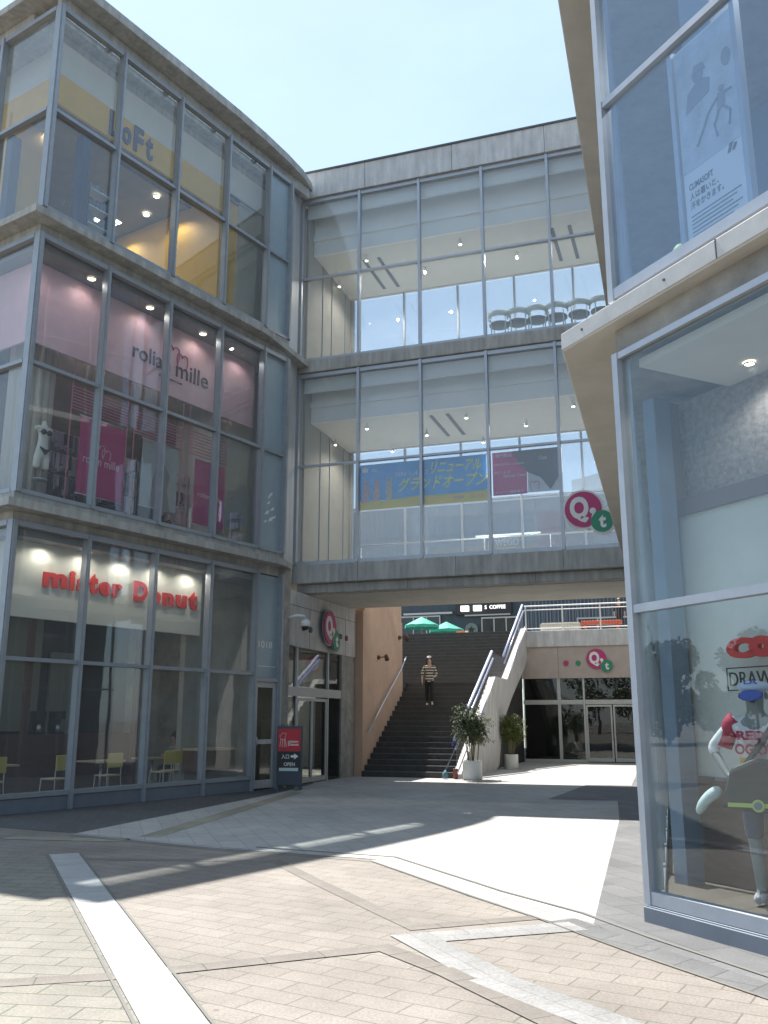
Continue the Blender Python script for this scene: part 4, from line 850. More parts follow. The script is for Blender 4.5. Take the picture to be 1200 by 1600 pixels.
# stair handrail: double blue-white rails, posts and mesh infill
t = thing('stair_railing', 'blue white double handrail with thin balusters up the right side of the stairs', 'railing', BF, 3.31, 3.7, .1)
A = 3.31
def segs(z_off): return [[(A, 3.35, .05+z_off), (A, 8.55, 2.80+z_off)], [(A, 8.55, 2.80+z_off), (A, 10.45, 2.76+z_off)], [(A, 10.45, 2.76+z_off), (A, 14.6, 5.05+z_off)]]
for i, sg in enumerate(segs(.98)):
    if i == 1: mb = MB(BF); mb.tube([(A, 8.55, 3.78), (A, 10.45, 3.66)], .02, 8); build('rail', mb, BROWN, t); continue
    mb = MB(BF); mb.tube(sg, .045, 10); build('rail', mb, RAIL, t)
    mb = MB(BF); mb.tube([(p[0]-.05, p[1], p[2]-.13) for p in sg], .038, 10); build('rail', mb, RAILD, t)
    mb = MB(BF); mb.tube([(p[0]+.03, p[1], p[2]-.24) for p in sg], .035, 10); build('rail', mb, RAIL, t)
for sg in segs(.06): mb = MB(BF); mb.tube([(p[0]+.08, p[1], p[2]+.06) for p in sg], .02, 8); build('bottom_rail', mb, RAIL, t)
mb = MB(BF)
for k in range(78):
    b = 3.5+k*.143
    zb = .05+(b-3.35)*.529 if b < 8.55 else (2.8 if b < 10.45 else 2.76+(b-10.45)*.552)
    mb.tube([(A+.02, b, zb+.08), (A+.02, b, zb+.90)], .006, 4)
build('balusters', mb, mat('baluster grey', (.30, .30, .31), .5, .3), t)
# ------------------------------------------------------------------ terrace building right of the stairs
TB = thing('terrace_building', 'concrete terrace with pinkish fascia wall and glazed doors below', 'building', BF, 6, 14.7, 0)
tb = 14.7
mb = MB(BF); mb.box(3.42, 22, tb-.06, tb+.3, 4.36, 5.0); build('edge_beam', mb, CONCL, TB, bevel=.02)
mb = MB(BF); mb.box(3.2, 22, tb+.02, tb+.3, 3.14, 4.36); build('fascia_wall', mb, PINKW, TB)
mb = MB(BF)
for a in (4.62, 7.9): mb.box(a, a+.015, tb+.016, tb+.02, 3.14, 4.36)
build('panel_joint', mb, DGREY, TB)
mb = MB(BF); mb.box(-14, 22, tb+.3, tb+19, 4.7, 4.99); mb.box(-14, 3.2, tb+.002, tb+.3, 4.7, 4.99); build('deck', mb, mat('terrace deck', (.30, .29, .27), .8, var=.2), TB)
mb = MB(BF); mb.box(-14, -2.62, 8.3, tb, 0, 4.98); build('left_block', mb, CONCL, TB)
for a in (4.60, 5.05+.5, 7.62, 9.7):
    mb = MB(BF); w_ = .06 if a < 4.7 else .035; mb.box(a-w_, a+w_, tb+.06, tb+.16, 0, 3.14); build('mullion', mb, FRAMEW, TB)
for a0, a1 in ((3.2, 4.54), (4.66, 5.51), (5.59, 7.58), (7.66, 9.66)):
    mb = MB(BF); mb.box(a0, a1, tb+.07, tb+.15, 2.15, 2.32); build('door_header', mb, FRAMEW, TB)
    mb = MB(BF); mb.box(a0, a1, tb+.10, tb+.11, 2.33, 3.13); build('window_pane', mb, G_D, TB)
    if a0 > 5.55 and a0 < 6:
        for q0, q1 in ((5.6, 6.57), (6.61, 7.57)):
            mb = MB(BF); mb.box(q0, q0+.06, tb+.07, tb+.13, .03, 2.13); mb.box(q1-.06, q1, tb+.07, tb+.13, .03, 2.13); mb.box(q0+.06, q1-.06, tb+.07, tb+.13, 2.06, 2.13); mb.box(q0+.06, q1-.06, tb+.07, tb+.13, .03, .16)
            d = build('door', mb, FRAMEW, TB); mb = MB(BF); mb.box(q0+.06, q1-.06, tb+.09, tb+.10, .16, 2.06); build('door_glass', mb, G_D, d)
            mb = MB(BF); mb.tube([(q1-.03 if q0 < 6 else q0+.03, tb+.03, .9), (q1-.03 if q0 < 6 else q0+.03, tb+.03, 1.4)], .015, 6); build('handle', mb, STEEL, d)
    else: mb = MB(BF); mb.box(a0, a1, tb+.10, tb+.11, .1, 2.14); build('window_pane', mb, G_D, TB); mb = MB(BF); mb.box(a0, a1, tb+.07, tb+.15, 0, .1); build('sill_frame', mb, FRAMEW, TB)
mb = MB(BF); mb.box(3.21, 3.3, tb+.31, tb+5, 0, 4.6); mb.box(3.2, 20, tb+5, tb+5.2, 0, 4.6); mb.box(3.2, 20, tb+.3, tb+5, 3.2, 3.3); mb.box(3.2, 20, tb+.2, tb+5, 0, .02); build('lobby_wall', mb, MATS['brown lobby'], TB)
mb = MB(BF); mb.box(5.0, 5.4, tb+2, tb+2.4, 0, 3.2); mb.box(8.4, 8.8, tb+2, tb+2.4, 0, 3.2); build('lobby_column', mb, MIDG, TB)
twin_logo('Q logo with magenta and green discs on the pinkish wall above the terrace doors', BF, 6.10, 3.86, .38, tb+.0, None)
dots(BF, tb+.015, [(4.93, 3.72, MAG, .10, 'small pink dot left on the pinkish terrace wall'), (5.40, 3.71, GRN, .10, 'small green dot between the pink dot and the Q logo, terrace wall'), (7.62, 3.80, GRN, .10, 'small green dot right of the Q logo, terrace wall')], 0)
t = thing('wall_spotlight', 'pale wall spotlight beside the right green dot of the terrace wall', 'spotlight', BF, 7.72, tb, 3.9)
mb = MB(BF); mb.tube([(7.75, tb+.02, 4.0), (7.75, tb-.2, 4.0)], .02, 6); build('arm', mb, WHITE, t); mb = MB(BF); mb.tube([(7.75, tb-.2, 4.06), (7.75, tb-.26, 3.86)], .05, 10, .08); build('lamp_head', mb, WHITE, t)
# terrace railing
t = thing('terrace_railing', 'white railing with thin balusters along the terrace edge', 'railing', BF, 3.4, tb, 5.0)
for z, r in ((6.0, .028), (5.84, .02), (5.10, .02)):
    mb = MB(BF); mb.tube([(3.35, tb+.1, z), (16, tb+.1, z)], r, 8); build('rail', mb, WHITE, t)
for k in range(9):
    a = 3.4+k*1.46; mb = MB(BF); mb.box(a-.025, a+.025, tb+.08, tb+.12, 5.0, 6.0); build('post', mb, WHITE, t)
mb = MB(BF)
for k in range(100): a = 3.5+k*.11; mb.tube([(a, tb+.1, 5.1), (a, tb+.1, 5.84)], .005, 4)
build('balusters', mb, MATS['baluster grey'], t)
mb = MB(BF); mb.box(3.95, 5.52, tb+.25, tb+.55, 5.0, 5.30); mb.box(3.99, 5.48, tb+.27, tb+.53, 5.30, 5.33); single('planter_box', mb, mat('cream planter', (.55, .52, .44), .7), 'long cream planter box behind the terrace railing', 'planter', bevel=.02)
t = thing('bench', 'orange red long bench behind the terrace railing', 'bench', BF, 6.3, tb+.4, 5.0)
mb = MB(BF); mb.box(5.55, 7.1, tb+.25, tb+.65, 5.22, 5.36); build('seat', mb, mat('orange red', (.60, .11, .05), .6), t, bevel=.02)
for a in (5.65, 6.9): mb = MB(BF); mb.box(a, a+.08, tb+.3, tb+.6, 5.0, 5.22); build('leg', mb, MATS['orange red'], t)
# ------------------------------------------------------------------ far shop building on the terrace
FB = thing('far_building', 'dark clad two storey shop building across the terrace with a coffee shop', 'building', BF, 2, 27, 5)
fb = 27
mb = MB(BF); mb.box(-12, 22, fb, fb+.3, 4.99, 9.2); build('lower_wall', mb, TEAL, FB)
mb = MB(BF); mb.box(-12, 22, fb-.05, fb+.3, 9.2, 13.4); mb.box(-12, 22, fb+.3, fb+6, 5, 13.3); build('upper_wall', mb, BGB, FB)
mb = MB(BF); mb.prism([(-12, fb-.1), (22, fb-.1), (22, fb+6), (-12, fb+6)], 13.4, 13.55); mb.front([(4, 13.55), (22, 13.55), (22, 15.8), (9, 15.4), (4, 14.4)], fb+.5, fb+.8); build('roof_band', mb, mat('pale roof', (.62, .66, .70), .6), FB)
mb = MB(BF)
for k in range(110): a = -11.8+k*.3; mb.box(a, a+.03, fb-.075, fb-.05, 9.25, 13.35)
build('cladding_ribs', mb, BGB, FB)
mb = MB(BF)
for k in range(30): a = 1.6+k*.2; mb.box(a, a+.05, fb-.03, fb, 5.0, 8.0)
build('lower_ribs', mb, BGB, FB)
mb = MB(BF)
for z in (10.3, 11.6): mb.box(-12, 22, fb-.09, fb-.076, z, z+.12)
build('string_course', mb, mat('slate trim', (.09, .11, .15), .6), FB)
def far_window(a0, a1, z0, z1, ndiv, g=G_D):
    mb = MB(BF); mb.box(a0, a1, fb-.12, fb-.06, z1-.08, z1); mb.box(a0, a1, fb-.12, fb-.06, z0, z0+.06)
    for k in range(ndiv+1): a = a0+(a1-a0-.06)*k/ndiv; mb.box(a, a+.06, fb-.12, fb-.06, z0+.06, z1-.08)
    wn = build('window_frame', mb, FRAMEW, FB); mb = MB(BF); mb.box(a0+.06, a1-.06, fb-.10, fb-.09, z0+.06, z1-.08); build('window_pane', mb, G_D, wn)
far_window(-1.1, .95, 5.0, 7.0, 3); far_window(4.0, 8.2, 5.0, 6.8, 4); far_window(-6.5, -3.4, 5.1, 7.2, 4)
mb = MB(BF); mb.box(-5.5, -2.7, fb-.2, fb-.04, 7.25, 7.36); mb.box(-2.0, .5, fb-.2, fb-.04, 7.08, 7.16); build('canopy_edge', mb, FRAMEW, FB)
mb = MB(BF); mb.box(-2.5, .6, fb-.25, fb, 7.17, 7.85); build('sign_band', mb, BLACK, FB)
t = thing('shop_sign', 'white COFFEE lettering with two white lit panels over the far coffee shop door', 'sign', BF, -.6, fb-.3, 7.3)
mb = MB(BF); mb.text('S  COFFEE', -.86, .28, 7.42, 7.62, fb-.26, .02, .02); build('lettering', mb, SIGNL, t)
mb = MB(BF); mb.prism([(-2.15, fb-.5), (-1.72, fb-.5), (-1.72, fb-.28), (-2.15, fb-.28)], 7.32, 7.62); mb.prism([(-1.45, fb-.5), (-1.02, fb-.5), (-1.02, fb-.28), (-1.45, fb-.28)], 7.32, 7.62); build('lit_panel', mb, SIGNL, t)
t = thing('round_emblem_sign', 'round grey green emblem on the dark window of the far coffee shop', 'sign', BF, -1.65, fb-.2, 6.0)
mb = MB(BF); mb.disc(-1.65, 6.35, .36, fb-.16, fb-.1, 28); build('disc', mb, mat('emblem green grey', (.16, .19, .16), .5), t)
mb = MB(BF); mb.front([(-1.65+.2*math.sin(k*math.pi/5)*(1 if k % 2 == 0 else .45), 6.35+.2*math.cos(k*math.pi/5)*(1 if k % 2 == 0 else .45)) for k in range(10)][::-1], fb-.19, fb-.16); build('star', mb, BLACK, t)
mb = MB(BF); mb.box(-1.25, 2.3, fb-.4, fb-.1, 11.43, 11.47); single('awning_edge', mb, SIGNL, 'thin white lit strip on the far building above the WEGO sign', 'canopy')
t = thing('shop_sign', 'grey WEGO lettering seen through the lower bridge glass', 'sign', BF, 6.4, fb-.15, 8.2)
def farT(txt, x0, x1, y0, y1): pass
mb = MB(BF); mb.text('WEGO', -.2, 1.1, 10.85, 11.25, fb-.2, .03, .0); mb.box(-.1, .95, fb-.2, fb-.19, 10.72, 10.75); build('lettering', mb, mat('pale letters', (.42, .45, .46), .5), t)
# terrace umbrella
def umbrella(lab, a, b, r):
    t = thing('parasol', lab, 'parasol', BF, a, b, 5.0, 'green parasols on the terrace')
    mb = MB(BF); mb.lathe([(.18, 5.0), (.18, 5.06), (.03, 5.08), (.025, 6.3)], a, b, 12); build('pole', mb, FRAMEW, t)
    mb = MB(BF); n = 8; vs = [(a, b, 6.35)]
    for k in range(n*2):
        u = math.pi*k/n; rr = r if k % 2 == 0 else r*.93; vs.append((a+rr*math.cos(u), b+rr*math.sin(u), 5.92 if k % 2 == 0 else 5.95))
    for k in range(n*2):
        u = math.pi*k/n; rr = r if k % 2 == 0 else r*.93; vs.append((a+rr*math.cos(u), b+rr*math.sin(u), 5.80))
    m = n*2; mb.add(vs, [(0, 1+k, 1+(k+1) % m) for k in range(m)]+[(1+k, 1+m+k, 1+m+(k+1) % m, 1+(k+1) % m) for k in range(m)])
    c = build('canopy', mb, mat('parasol green', (.03, .30, .22), .7, var=.15), t)
    mb = MB(BF)
    for k in range(8): u = 2*math.pi*k/8; mb.tube([(a, b, 6.3), (a+r*.95*math.cos(u), b+r*.95*math.sin(u), 5.90)], .01, 4)
    build('ribs', mb, FRAMEW, t)
umbrella('green scalloped parasol in front of the far shop window', -2.45, 20, .85); umbrella('second green parasol partly behind the first, farther right', -1.9, 22.5, .9)
t = thing('menu_board', 'small orange and white board standing at the top of the stairs', 'sign', BF, -.2, 19, 5.0)
mb = MB(BF); mb.box(-.52, -.10, 19, 19.05, 5.15, 5.52); build('orange_panel', mb, mat('orange', (.75, .17, .06), .5), t); mb = MB(BF); mb.box(-.10, .02, 19, 19.05, 5.15, 5.52); build('white_edge', mb, WHITE, t)
mb = MB(BF); mb.tube([(-.45, 19.08, 5.0), (-.45, 19.08, 5.5)], .02, 6); mb.tube([(-.05, 19.08, 5.0), (-.05, 19.08, 5.5)], .02, 6); build('stand', mb, DGREY, t)
t = thing('flag_pole', 'white pole standing at the far end of the peach wall', 'pole', BF, .4, 7.8, 2.76)
mb = MB(BF); mb.tube([(.25, 8.0, 2.76), (.25, 8.0, 5.3)], .05, 10); build('shaft', mb, WHITE, t); mb = MB(BF); mb.lathe([(.12, 2.76), (.12, 2.80), (.06, 2.82)], .25, 8.0, 14); build('foot', mb, WHITE, t)
# people
J = stand(.16); J['wrr'] = (.16, -.22, 1.0); J['har'] = (.10, -.30, 1.02); J['elr'] = (.25, .0, 1.08)
person('woman in a black and cream striped top and black trousers walking down the stairs', BF, 1.62, 6.92, 1.995, R(16), 1.52, J, dict(skin=SKIN, shirt=STRIPE, trousers=CLB, shoe=SHW, hair=HAIR))
person('dark haired person in black clothes standing behind the terrace railing', BF, 6.95, tb+1.6, 5.0, 0, 1.0 if False else 1.35, stand(0), dict(skin=SKIN, shirt=CLB, trousers=CLB, shoe=BLACK, hair=HAIR))

# ------------------------------------------------------------------ potted plants, stand sign, mop
LEAF = mat('bamboo leaves', (.085, .13, .035), .6, var=.5, scale=9, col2=(.03, .055, .02)); LEAFY = mat('yellow green leaves', (.17, .20, .04), .6, var=.45, scale=8, col2=(.05, .08, .02))
STEM = mat('bamboo stems', (.22, .20, .10), .6, var=.3)
def potted(label, f, a, b, pr, ph, sh, n, leafm, seed, spread):
    rnd = random.Random(seed); t = thing('potted_bamboo', label, 'potted plant', f, a, b, 0, 'potted bamboo beside the stairs')
    mb = MB(f); mb.lathe([(pr*.96, 0), (pr, .03), (pr, ph-.02), (pr*.98, ph), (pr*.90, ph), (pr*.90, ph-.05)], a, b, 32, False); mb.lathe([(pr*.9, 0), (pr*.9, .01)], a, b, 24); build('pot', mb, WHITE, t)
    mb = MB(f); mb.lathe([(pr*.9, ph-.08), (pr*.9, ph-.05)], a, b, 20); build('soil', mb, SOIL, t)
    st = MB(f); lf = MB(f)
    for i in range(n):
        u = rnd.uniform(0, 6.28); r0 = rnd.uniform(.02, pr*.6); r1 = r0+rnd.uniform(.03, spread*.45); h = sh*rnd.uniform(.72, 1.0)
        p0 = Vector((a+r0*math.cos(u), b+r0*math.sin(u), ph-.05)); p1 = Vector((a+r1*math.cos(u), b+r1*math.sin(u), ph+h))
        mid = p0.lerp(p1, .5)+Vector((rnd.uniform(-.02, .02), rnd.uniform(-.02, .02), 0)); st.tube([p0, mid, p1], .012, 5, .005)
        for q in range(38):
            s = rnd.uniform(.42, 1.0); c = p0.lerp(p1, s); du = rnd.uniform(0, 6.28); tw = Vector((math.cos(du), math.sin(du), rnd.uniform(-.1, .7))).normalized()
            tl = rnd.uniform(.08, spread*.8)*(1.15-.5*s); e = c+tw*tl
            if rnd.random() < .5: st.tube([c, e], .003, 3)
            for w_ in range(6):
                d = Vector((rnd.uniform(-1, 1), rnd.uniform(-1, 1), rnd.uniform(-.9, .35))).normalized(); L = rnd.uniform(.07, .14); sd_ = d.cross(Vector((rnd.uniform(-.3, .3), rnd.uniform(-.3, .3), 1))).normalized()*rnd.uniform(.009, .016)
                o_ = e+Vector((rnd.uniform(-.05, .05), rnd.uniform(-.05, .05), rnd.uniform(-.05, .05)))
                lf.add([tuple(o_), tuple(o_+d*L*.45+sd_), tuple(o_+d*L+Vector((0, 0, -.02))), tuple(o_+d*L*.45-sd_)], [(0, 1, 2, 3)])
    build('stems', st, STEM, t); build('foliage', lf, leafm, t)
potted('larger potted bamboo in a white cylinder pot at the foot of the stairs', BF, 3.80, 3.35, .26, .50, 1.42, 15, LEAF, 5, .62)
potted('smaller yellowish potted bamboo in a white pot behind the curved parapet', BF, 3.72, 9.25, .23, .46, 1.25, 11, LEAFY, 9, .58)
def put_sign():
    # free standing sign, faces the court
    f = Fr(*LF.pt(7.3, -.55).xy, R(-8))
    t = thing('pavement_sign', 'dark free standing shop sign with red doughnut panel and white arrow by the entrance', 'sign', f, 0, 0, 0)
    mb = MB(f); mb.box(-.30, .30, -.04, .04, .10, 1.42); build('board', mb, mat('sign slate', (.055, .065, .085), .5), t, bevel=.01)
    mb = MB(f); mb.box(-.265, .265, -.05, -.041, .86, 1.36); build('red_panel', mb, REDP, t)
    mb = MB(f); mb.box(-.265, .265, -.048, -.041, .42, .85); build('black_panel', mb, BLACK, t)
    mb = MB(f); mb.box(-.23, .22, -.055, -.049, .42, .49); build('white_strip', mb, mat('strip pale green', (.5, .62, .58), .6), t)
    mb = MB(f); mb.text('入口', -.18, .0, .69, .79, -.048, .004, .01); build('lettering', mb, mat('sign white', (.8, .8, .78), .5), t)
    mb = MB(f); mb.front([(.04, .72), (.12, .72), (.12, .68), (.22, .745), (.12, .81), (.12, .77), (.04, .77)], -.054, -.048); build('arrow', mb, MATS['sign white'], t)
    mb = MB(f)
    mb.text('OPEN', -.12, .14, .53, .61, -.048, .004, .005); build('lettering', mb, MATS['sign white'], t); mb = MB(f); mb.text('mister', -.03, .22, 1.05, 1.10, -.05, .004, .02); mb.text('Donut', -.03, .22, .98, 1.04, -.05, .004, .02); build('lettering', mb, mat('sign white', (.8, .8, .78), .5), t)
    mb = MB(f)                                     # emblem: outlined figure of a cup-like shape
    mb.tube([(-.22, -.053, .95), (-.20, -.053, 1.14), (-.23, -.053, 1.2), (-.16, -.053, 1.26), (-.08, -.053, 1.26), (-.10, -.053, 1.14), (-.07, -.053, .95)], .009, 5); mb.tube([(-.19, -.053, 1.12), (-.10, -.053, 1.12)], .008, 5); mb.tube([(-.16, -.053, 1.12), (-.165, -.053, .95)], .008, 5); mb.tube([(-.12, -.053, 1.12), (-.115, -.053, .95)], .008, 5); build('emblem', mb, mat('sign pink white', (.75, .55, .52), .5), t)
    for a in (-.22, .22): mb = MB(f); mb.box(a-.03, a+.03, -.22, .22, 0, .10); build('foot', mb, DGREY, t)
    mb = MB(f)
    for k in range(4): mb.tube([(-.2+k*.13, 0, 1.42), (-.2+k*.13, 0, 1.46)], .015, 6)
    build('top_knob', mb, DGREY, t)
put_sign()
t = thing('cleaning_mop', 'blue mop leaning by the stair parapet foot next to a small red bin', 'mop', BF, 3.05, 3.3, 0)
mb = MB(BF); mb.tube([(3.05, 3.3, .2), (3.40, 3.5, 1.0)], .014, 6); build('handle', mb, BLUEG, t)
mb = MB(BF); mb.lathe([(.07, .02), (.09, .08), (.07, .16), (.02, .24)], 3.06, 3.30, 10); build('head', mb, mat('mop blue', (.11, .22, .28), .8, var=.3), t)
t = thing('bin', 'small dull red bin at the foot of the stair parapet', 'bin', BF, 3.28, 3.45, 0)
mb = MB(BF); mb.lathe([(.06, 0), (.07, .26), (.075, .27), (.06, .27)], 3.30, 3.48, 14); build('body', mb, mat('bin red', (.22, .07, .05), .6), t)

# ------------------------------------------------------------------ right building
RB = thing('corner_building', 'glass fronted building at the right with overhanging concrete slabs and shop window', 'building', RF, 0, 0, 0)
nS = (-.955, .296)
def rpoly(of, os_, far=13.2, right=7, back=7):
    """plan outline with overhangs: world points -> counter-clockwise"""
    c = Vector((2.13, 7.68)); ef = Vector((.435, -.9)); nf = Vector((-.9, -.435)); es = Vector((.296, .955)); ns = Vector((-.955, .296))
    # nose corner = intersection of the two offset lines
    k = ((os_-of*nf.dot(ns))/(ef.dot(ns)))
    corner = c+nf*of+ef*k
    p = [corner, c+nf*of+ef*right, c+ef*right-nf*back+Vector((3, 2)), c+es*far+Vector((8, -2.6)), c+es*far+ns*os_]
    return [(q.x, q.y) for q in p]
for z0 in (5.06, 10.62):
    mb = MB(W0); mb.prism(rpoly(.10, .53), z0, z0+.17); build('floor_slab', mb, CONCW, RB, bevel=.01)
    mb = MB(W0); mb.prism(rpoly(.112, .54, 13.15), z0+.015, z0+.182); build('slab_nose', mb, mat('pale stone nose', (.54, .535, .53), .6, var=.12, scale=6), RB, bevel=.006)
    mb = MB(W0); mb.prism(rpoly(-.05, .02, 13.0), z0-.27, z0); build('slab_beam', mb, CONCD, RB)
    mb = MB(W0); mb.prism(rpoly(-.02, .02, 13.0), z0+.182, z0+.36); build('slab_upstand', mb, CONC, RB)
    mb = MB(RF)
    for a in (-.35, .75, 1.85, 2.95): mb.disc(a, z0+.10, .012, -.122, -.112, 10)
    build('nose_bolt', mb, DGREY, RB)
    mb = MB(RF); mb.box(1.32, 1.33, -.118, -.11, z0+.015, z0+.182); build('nose_joint', mb, DGREY, RB)
mb = MB(W0); mb.prism(rpoly(.3, .6), 16.1, 16.3); build('roof', mb, CONC, RB)
RM = [0, 2.2, 4.4, 6.6]
RV = [(.23, 2.47, 4.76), (5.42, 7.36, 10.32), (10.98, 13.4, 15.9)]
for li, (zs, zt, zh) in enumerate(RV):
    g = G_R1 if li == 0 else G_R
    for i, a in enumerate(RM):
        mb = MB(RF); w_ = .035; mb.box(a-w_, a+w_, -.05, .07, zs-.12 if li else .13, zh+.03); build('mullion', mb, FRAMEL, RB)
        if i < 3:
            a0, a1 = a, RM[i+1]
            for z, hw, nm in ((zt, .035, 'transom'), (zh, .03, 'head_frame')):
                mb = MB(RF); mb.box(a0+.035, a1-.035, -.04, .05, z-hw, z+hw); build(nm, mb, FRAMEL, RB)
            mb = MB(RF); mb.box(a0+.035, a1-.035, -.04, .06, zs-.10, zs); build('sill_frame', mb, FRAMEL, RB)
            bay(RF, a0, a1, zs-.02, zt, RB, g, .0); bay(RF, a0, a1, zt, zh, RB, g, .0)
    mb = MB(SF)
    for k in range(9): a = 13.4-.06-k*1.5 if k else 13.4-.06; mb.box(a-.03, a+.03, .0, .1, zs, zh)
    mb.box(1.2, 13.3, .02, .08, zt-.03, zt+.03); build('side_mullions', mb, FRAME, RB)
    mb = MB(SF); mb.box(1.2, 13.3, .05, .06, zs, zh); build('side_glass', mb, g, RB)
mb = MB(RF); mb.box(-.02, 6.7, -.055, .06, .0, .125); mb.box(-.02, 6.7, -.075, -.056, 0, .115); build('plinth', mb, PLINTH, RB, bevel=.004)
mb = MB(SF); mb.box(.5, 13.36, .0, .1, 0, .2); build('plinth', mb, PLINTH, RB)
mb = MB(SF); mb.box(-17.5, .0, .05, .35, 0, 4.9); mb.box(-17.5, 0, .2, .5, 4.9, 16); build('rear_wing_wall', mb, CONC, RB)
for k in range(6): mb = MB(SF); mb.box(-16.5+k*2.8, -14.3+k*2.8, .02, .05, .1, 3.2); build('wing_window', mb, G_D, RB)
mb = MB(LF); mb.box(1.6, 6.4, 2.75, 2.85, 5.6, 10.3); build('partition', mb, mat('brown backdrop', (.09, .065, .055), .7, var=.3), LB)  # dark backdrop added to darken the view into the middle floor shop
# interior of the right building
mb = MB(RF); mb.box(.4, 6.6, 1.15, 1.25, .15, 3.5); build('back_wall', mb, OFFW, RB)
mb = MB(RF); mb.box(-.58, .4, 1.15, 1.25, 1.05, 3.5); build('back_wall', mb, OFFW, RB)
mb = MB(RF); mb.prism([(-.08, .12), (6.6, .12), (6.6, 1.15), (-1.0, 1.15)], .10, .14); mb.prism([(-1.1, 1.2), (6.6, 1.2), (6.6, 3.6), (-3.7, 3.6)], 0, .05); build('shop_floor', mb, TANF, RB)
mb = MB(RF); mb.box(.1, 6.6, .15, 3.6, 4.66, 4.74); build('ceiling', mb, CEIL, RB)
mb = MB(RF); mb.box(-.70, 1.9, 1.25, 1.35, 3.66, 4.7); build('rock_panel', mb, mat('rough grey rock', (.30, .28, .28), .9, var=.45, scale=16, bump=.9, bscale=22), RB)
mb = MB(RF); mb.box(-.58, 2.0, 1.10, 1.28, 3.5, 3.66); mb.box(-.74, -.58, 1.10, 1.35, .15, 4.7); mb.box(1.9, 2.0, 1.1, 1.3, 3.66, 4.7); build('dark_trim', mb, mat('mauve brown trim', (.17, .13, .14), .6), RB)
mb = MB(RF); mb.box(-.58, 1.6, 1.10, 1.14, .15, 1.02); build('wood_panel', mb, BROWN, RB)
mb = MB(RF); mb.box(-.60, -.44, .80, 1.0, .05, 4.66); build('column', mb, BLUEG, RB)
mb = MB(RF); mb.box(-.10, 1.6, .3, .9, .14, .17); build('display_base', mb, TANF, RB)
mb = MB(SF); mb.box(.3, 10.2, 3.0, 3.1, .02, 16.05); build('inner_wall', mb, MIDG, RB)
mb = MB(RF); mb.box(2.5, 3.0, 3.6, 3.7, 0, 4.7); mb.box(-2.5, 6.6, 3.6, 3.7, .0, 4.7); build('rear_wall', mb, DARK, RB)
# upper floor interior
mb = MB(RF); mb.box(.1, 6.6, .15, 4.5, 10.1, 10.2); build('ceiling', mb, MIDG, RB)
mb = MB(RF); mb.box(-3, 6.6, 4.5, 4.6, 5.4, 10.1); build('rear_wall', mb, MATS['dark trim'] if 'dark trim' in MATS else BLUEG, RB)
mb = MB(RF); mb.box(.0, 6.6, .15, 4.4, 5.38, 5.41); build('upper_floor', mb, MIDG, RB)
mb = MB(RF); mb.box(.02, .42, 1.1, 1.5, 5.41, 10.1); build('column', mb, mat('pale blue column', (.30, .36, .42), .6, var=.06), RB)
mb = MB(RF); mb.front([(.18, 5.42), (.52, 5.42), (.40, 6.35), (.20, 6.30)], .75, 1.0); single('armchair_back', mb, NAVY, 'dark blue seat back standing behind the upper right glass', 'chair')
mb = MB(RF); mb.ball(.56, .30, 5.55, .09, .14, 10, 7); mb.ball(.64, .32, 5.52, .08, .10, 10, 7); single('yellow_bag', mb, mat('lime yellow', (.55, .62, .08), .6), 'lime yellow soft bag on the sill behind the upper right glass', 'bag')
# tall poster
t = thing('framed_poster', 'tall pale framed advertising poster with a photo and text behind the upper right glass', 'poster', RF, .68, .3, 5.5)
pa0, pa1 = .60, 1.22
def rp_(z0=5.45, z1=7.6): return z0, z1
mb = MB(RF); mb.box(.66, 1.34, .30, .32, 5.50, 7.56); build('sheet', mb, mat('poster paper', (.86, .88, .88), .5), t)
mb = MB(RF); mb.box(.60, .65, .27, .34, 5.45, 7.6); mb.box(1.35, 1.40, .27, .34, 5.45, 7.6); mb.box(.65, 1.35, .27, .34, 5.45, 5.49); build('frame', mb, FRAMEL, t)
mb = MB(RF); mb.box(.67, 1.33, .294, .299, 6.30, 7.54); build('photo_area', mb, mat('photo tone', (.62, .67, .71), .6, var=.3, scale=3.5), t)
mb = MB(RF)
mb.disc(.93, 7.16, .075, .288, .293, 20, .06); mb.front([(.86, 7.18), (.90, 7.27), (1.0, 7.25), (1.02, 7.17), (.95, 7.20)], .285, .29); mb.front([(.76, 6.86), (1.04, 6.92), (1.06, 7.05), (.98, 7.10), (.88, 7.09), (.80, 7.04)], .289, .293)
mb.disc(1.17, 6.86, .030, .286, .291, 14); mb.front([(1.11, 6.66), (1.19, 6.68), (1.21, 6.82), (1.13, 6.83)], .286, .291)
for pth in ([(1.13, .288, 6.80), (1.02, .288, 6.72), (.93, .288, 6.58)], [(1.20, .288, 6.80), (1.28, .288, 6.79)], [(1.13, .288, 6.67), (1.07, .288, 6.56), (1.09, .288, 6.44)], [(1.18, .288, 6.68), (1.25, .288, 6.60), (1.23, .288, 6.47)], [(.93, .288, 6.58), (.86, .288, 6.48)]): mb.tube(pth, .011, 5)
mb.disc(1.25, 7.12, .09, .289, .293, 18, .05)
build('printed_figure', mb, mat('photo dark', (.26, .30, .36), .6), t)
mb = MB(RF); mb.text('CLIMASOFT', .72, 1.0, 6.12, 6.18, .298, .003, .01); mb.text('人は暑いと、', .72, 1.05, 6.02, 6.09, .298, .003, .005); mb.text('汗をかきます。', .72, 1.10, 5.93, 6.0, .298, .003, .005)
for k in range(8): mb.box(.72, 1.28-.05*(k % 3), .2945, .2985, 5.86-k*.038, 5.868-k*.038)
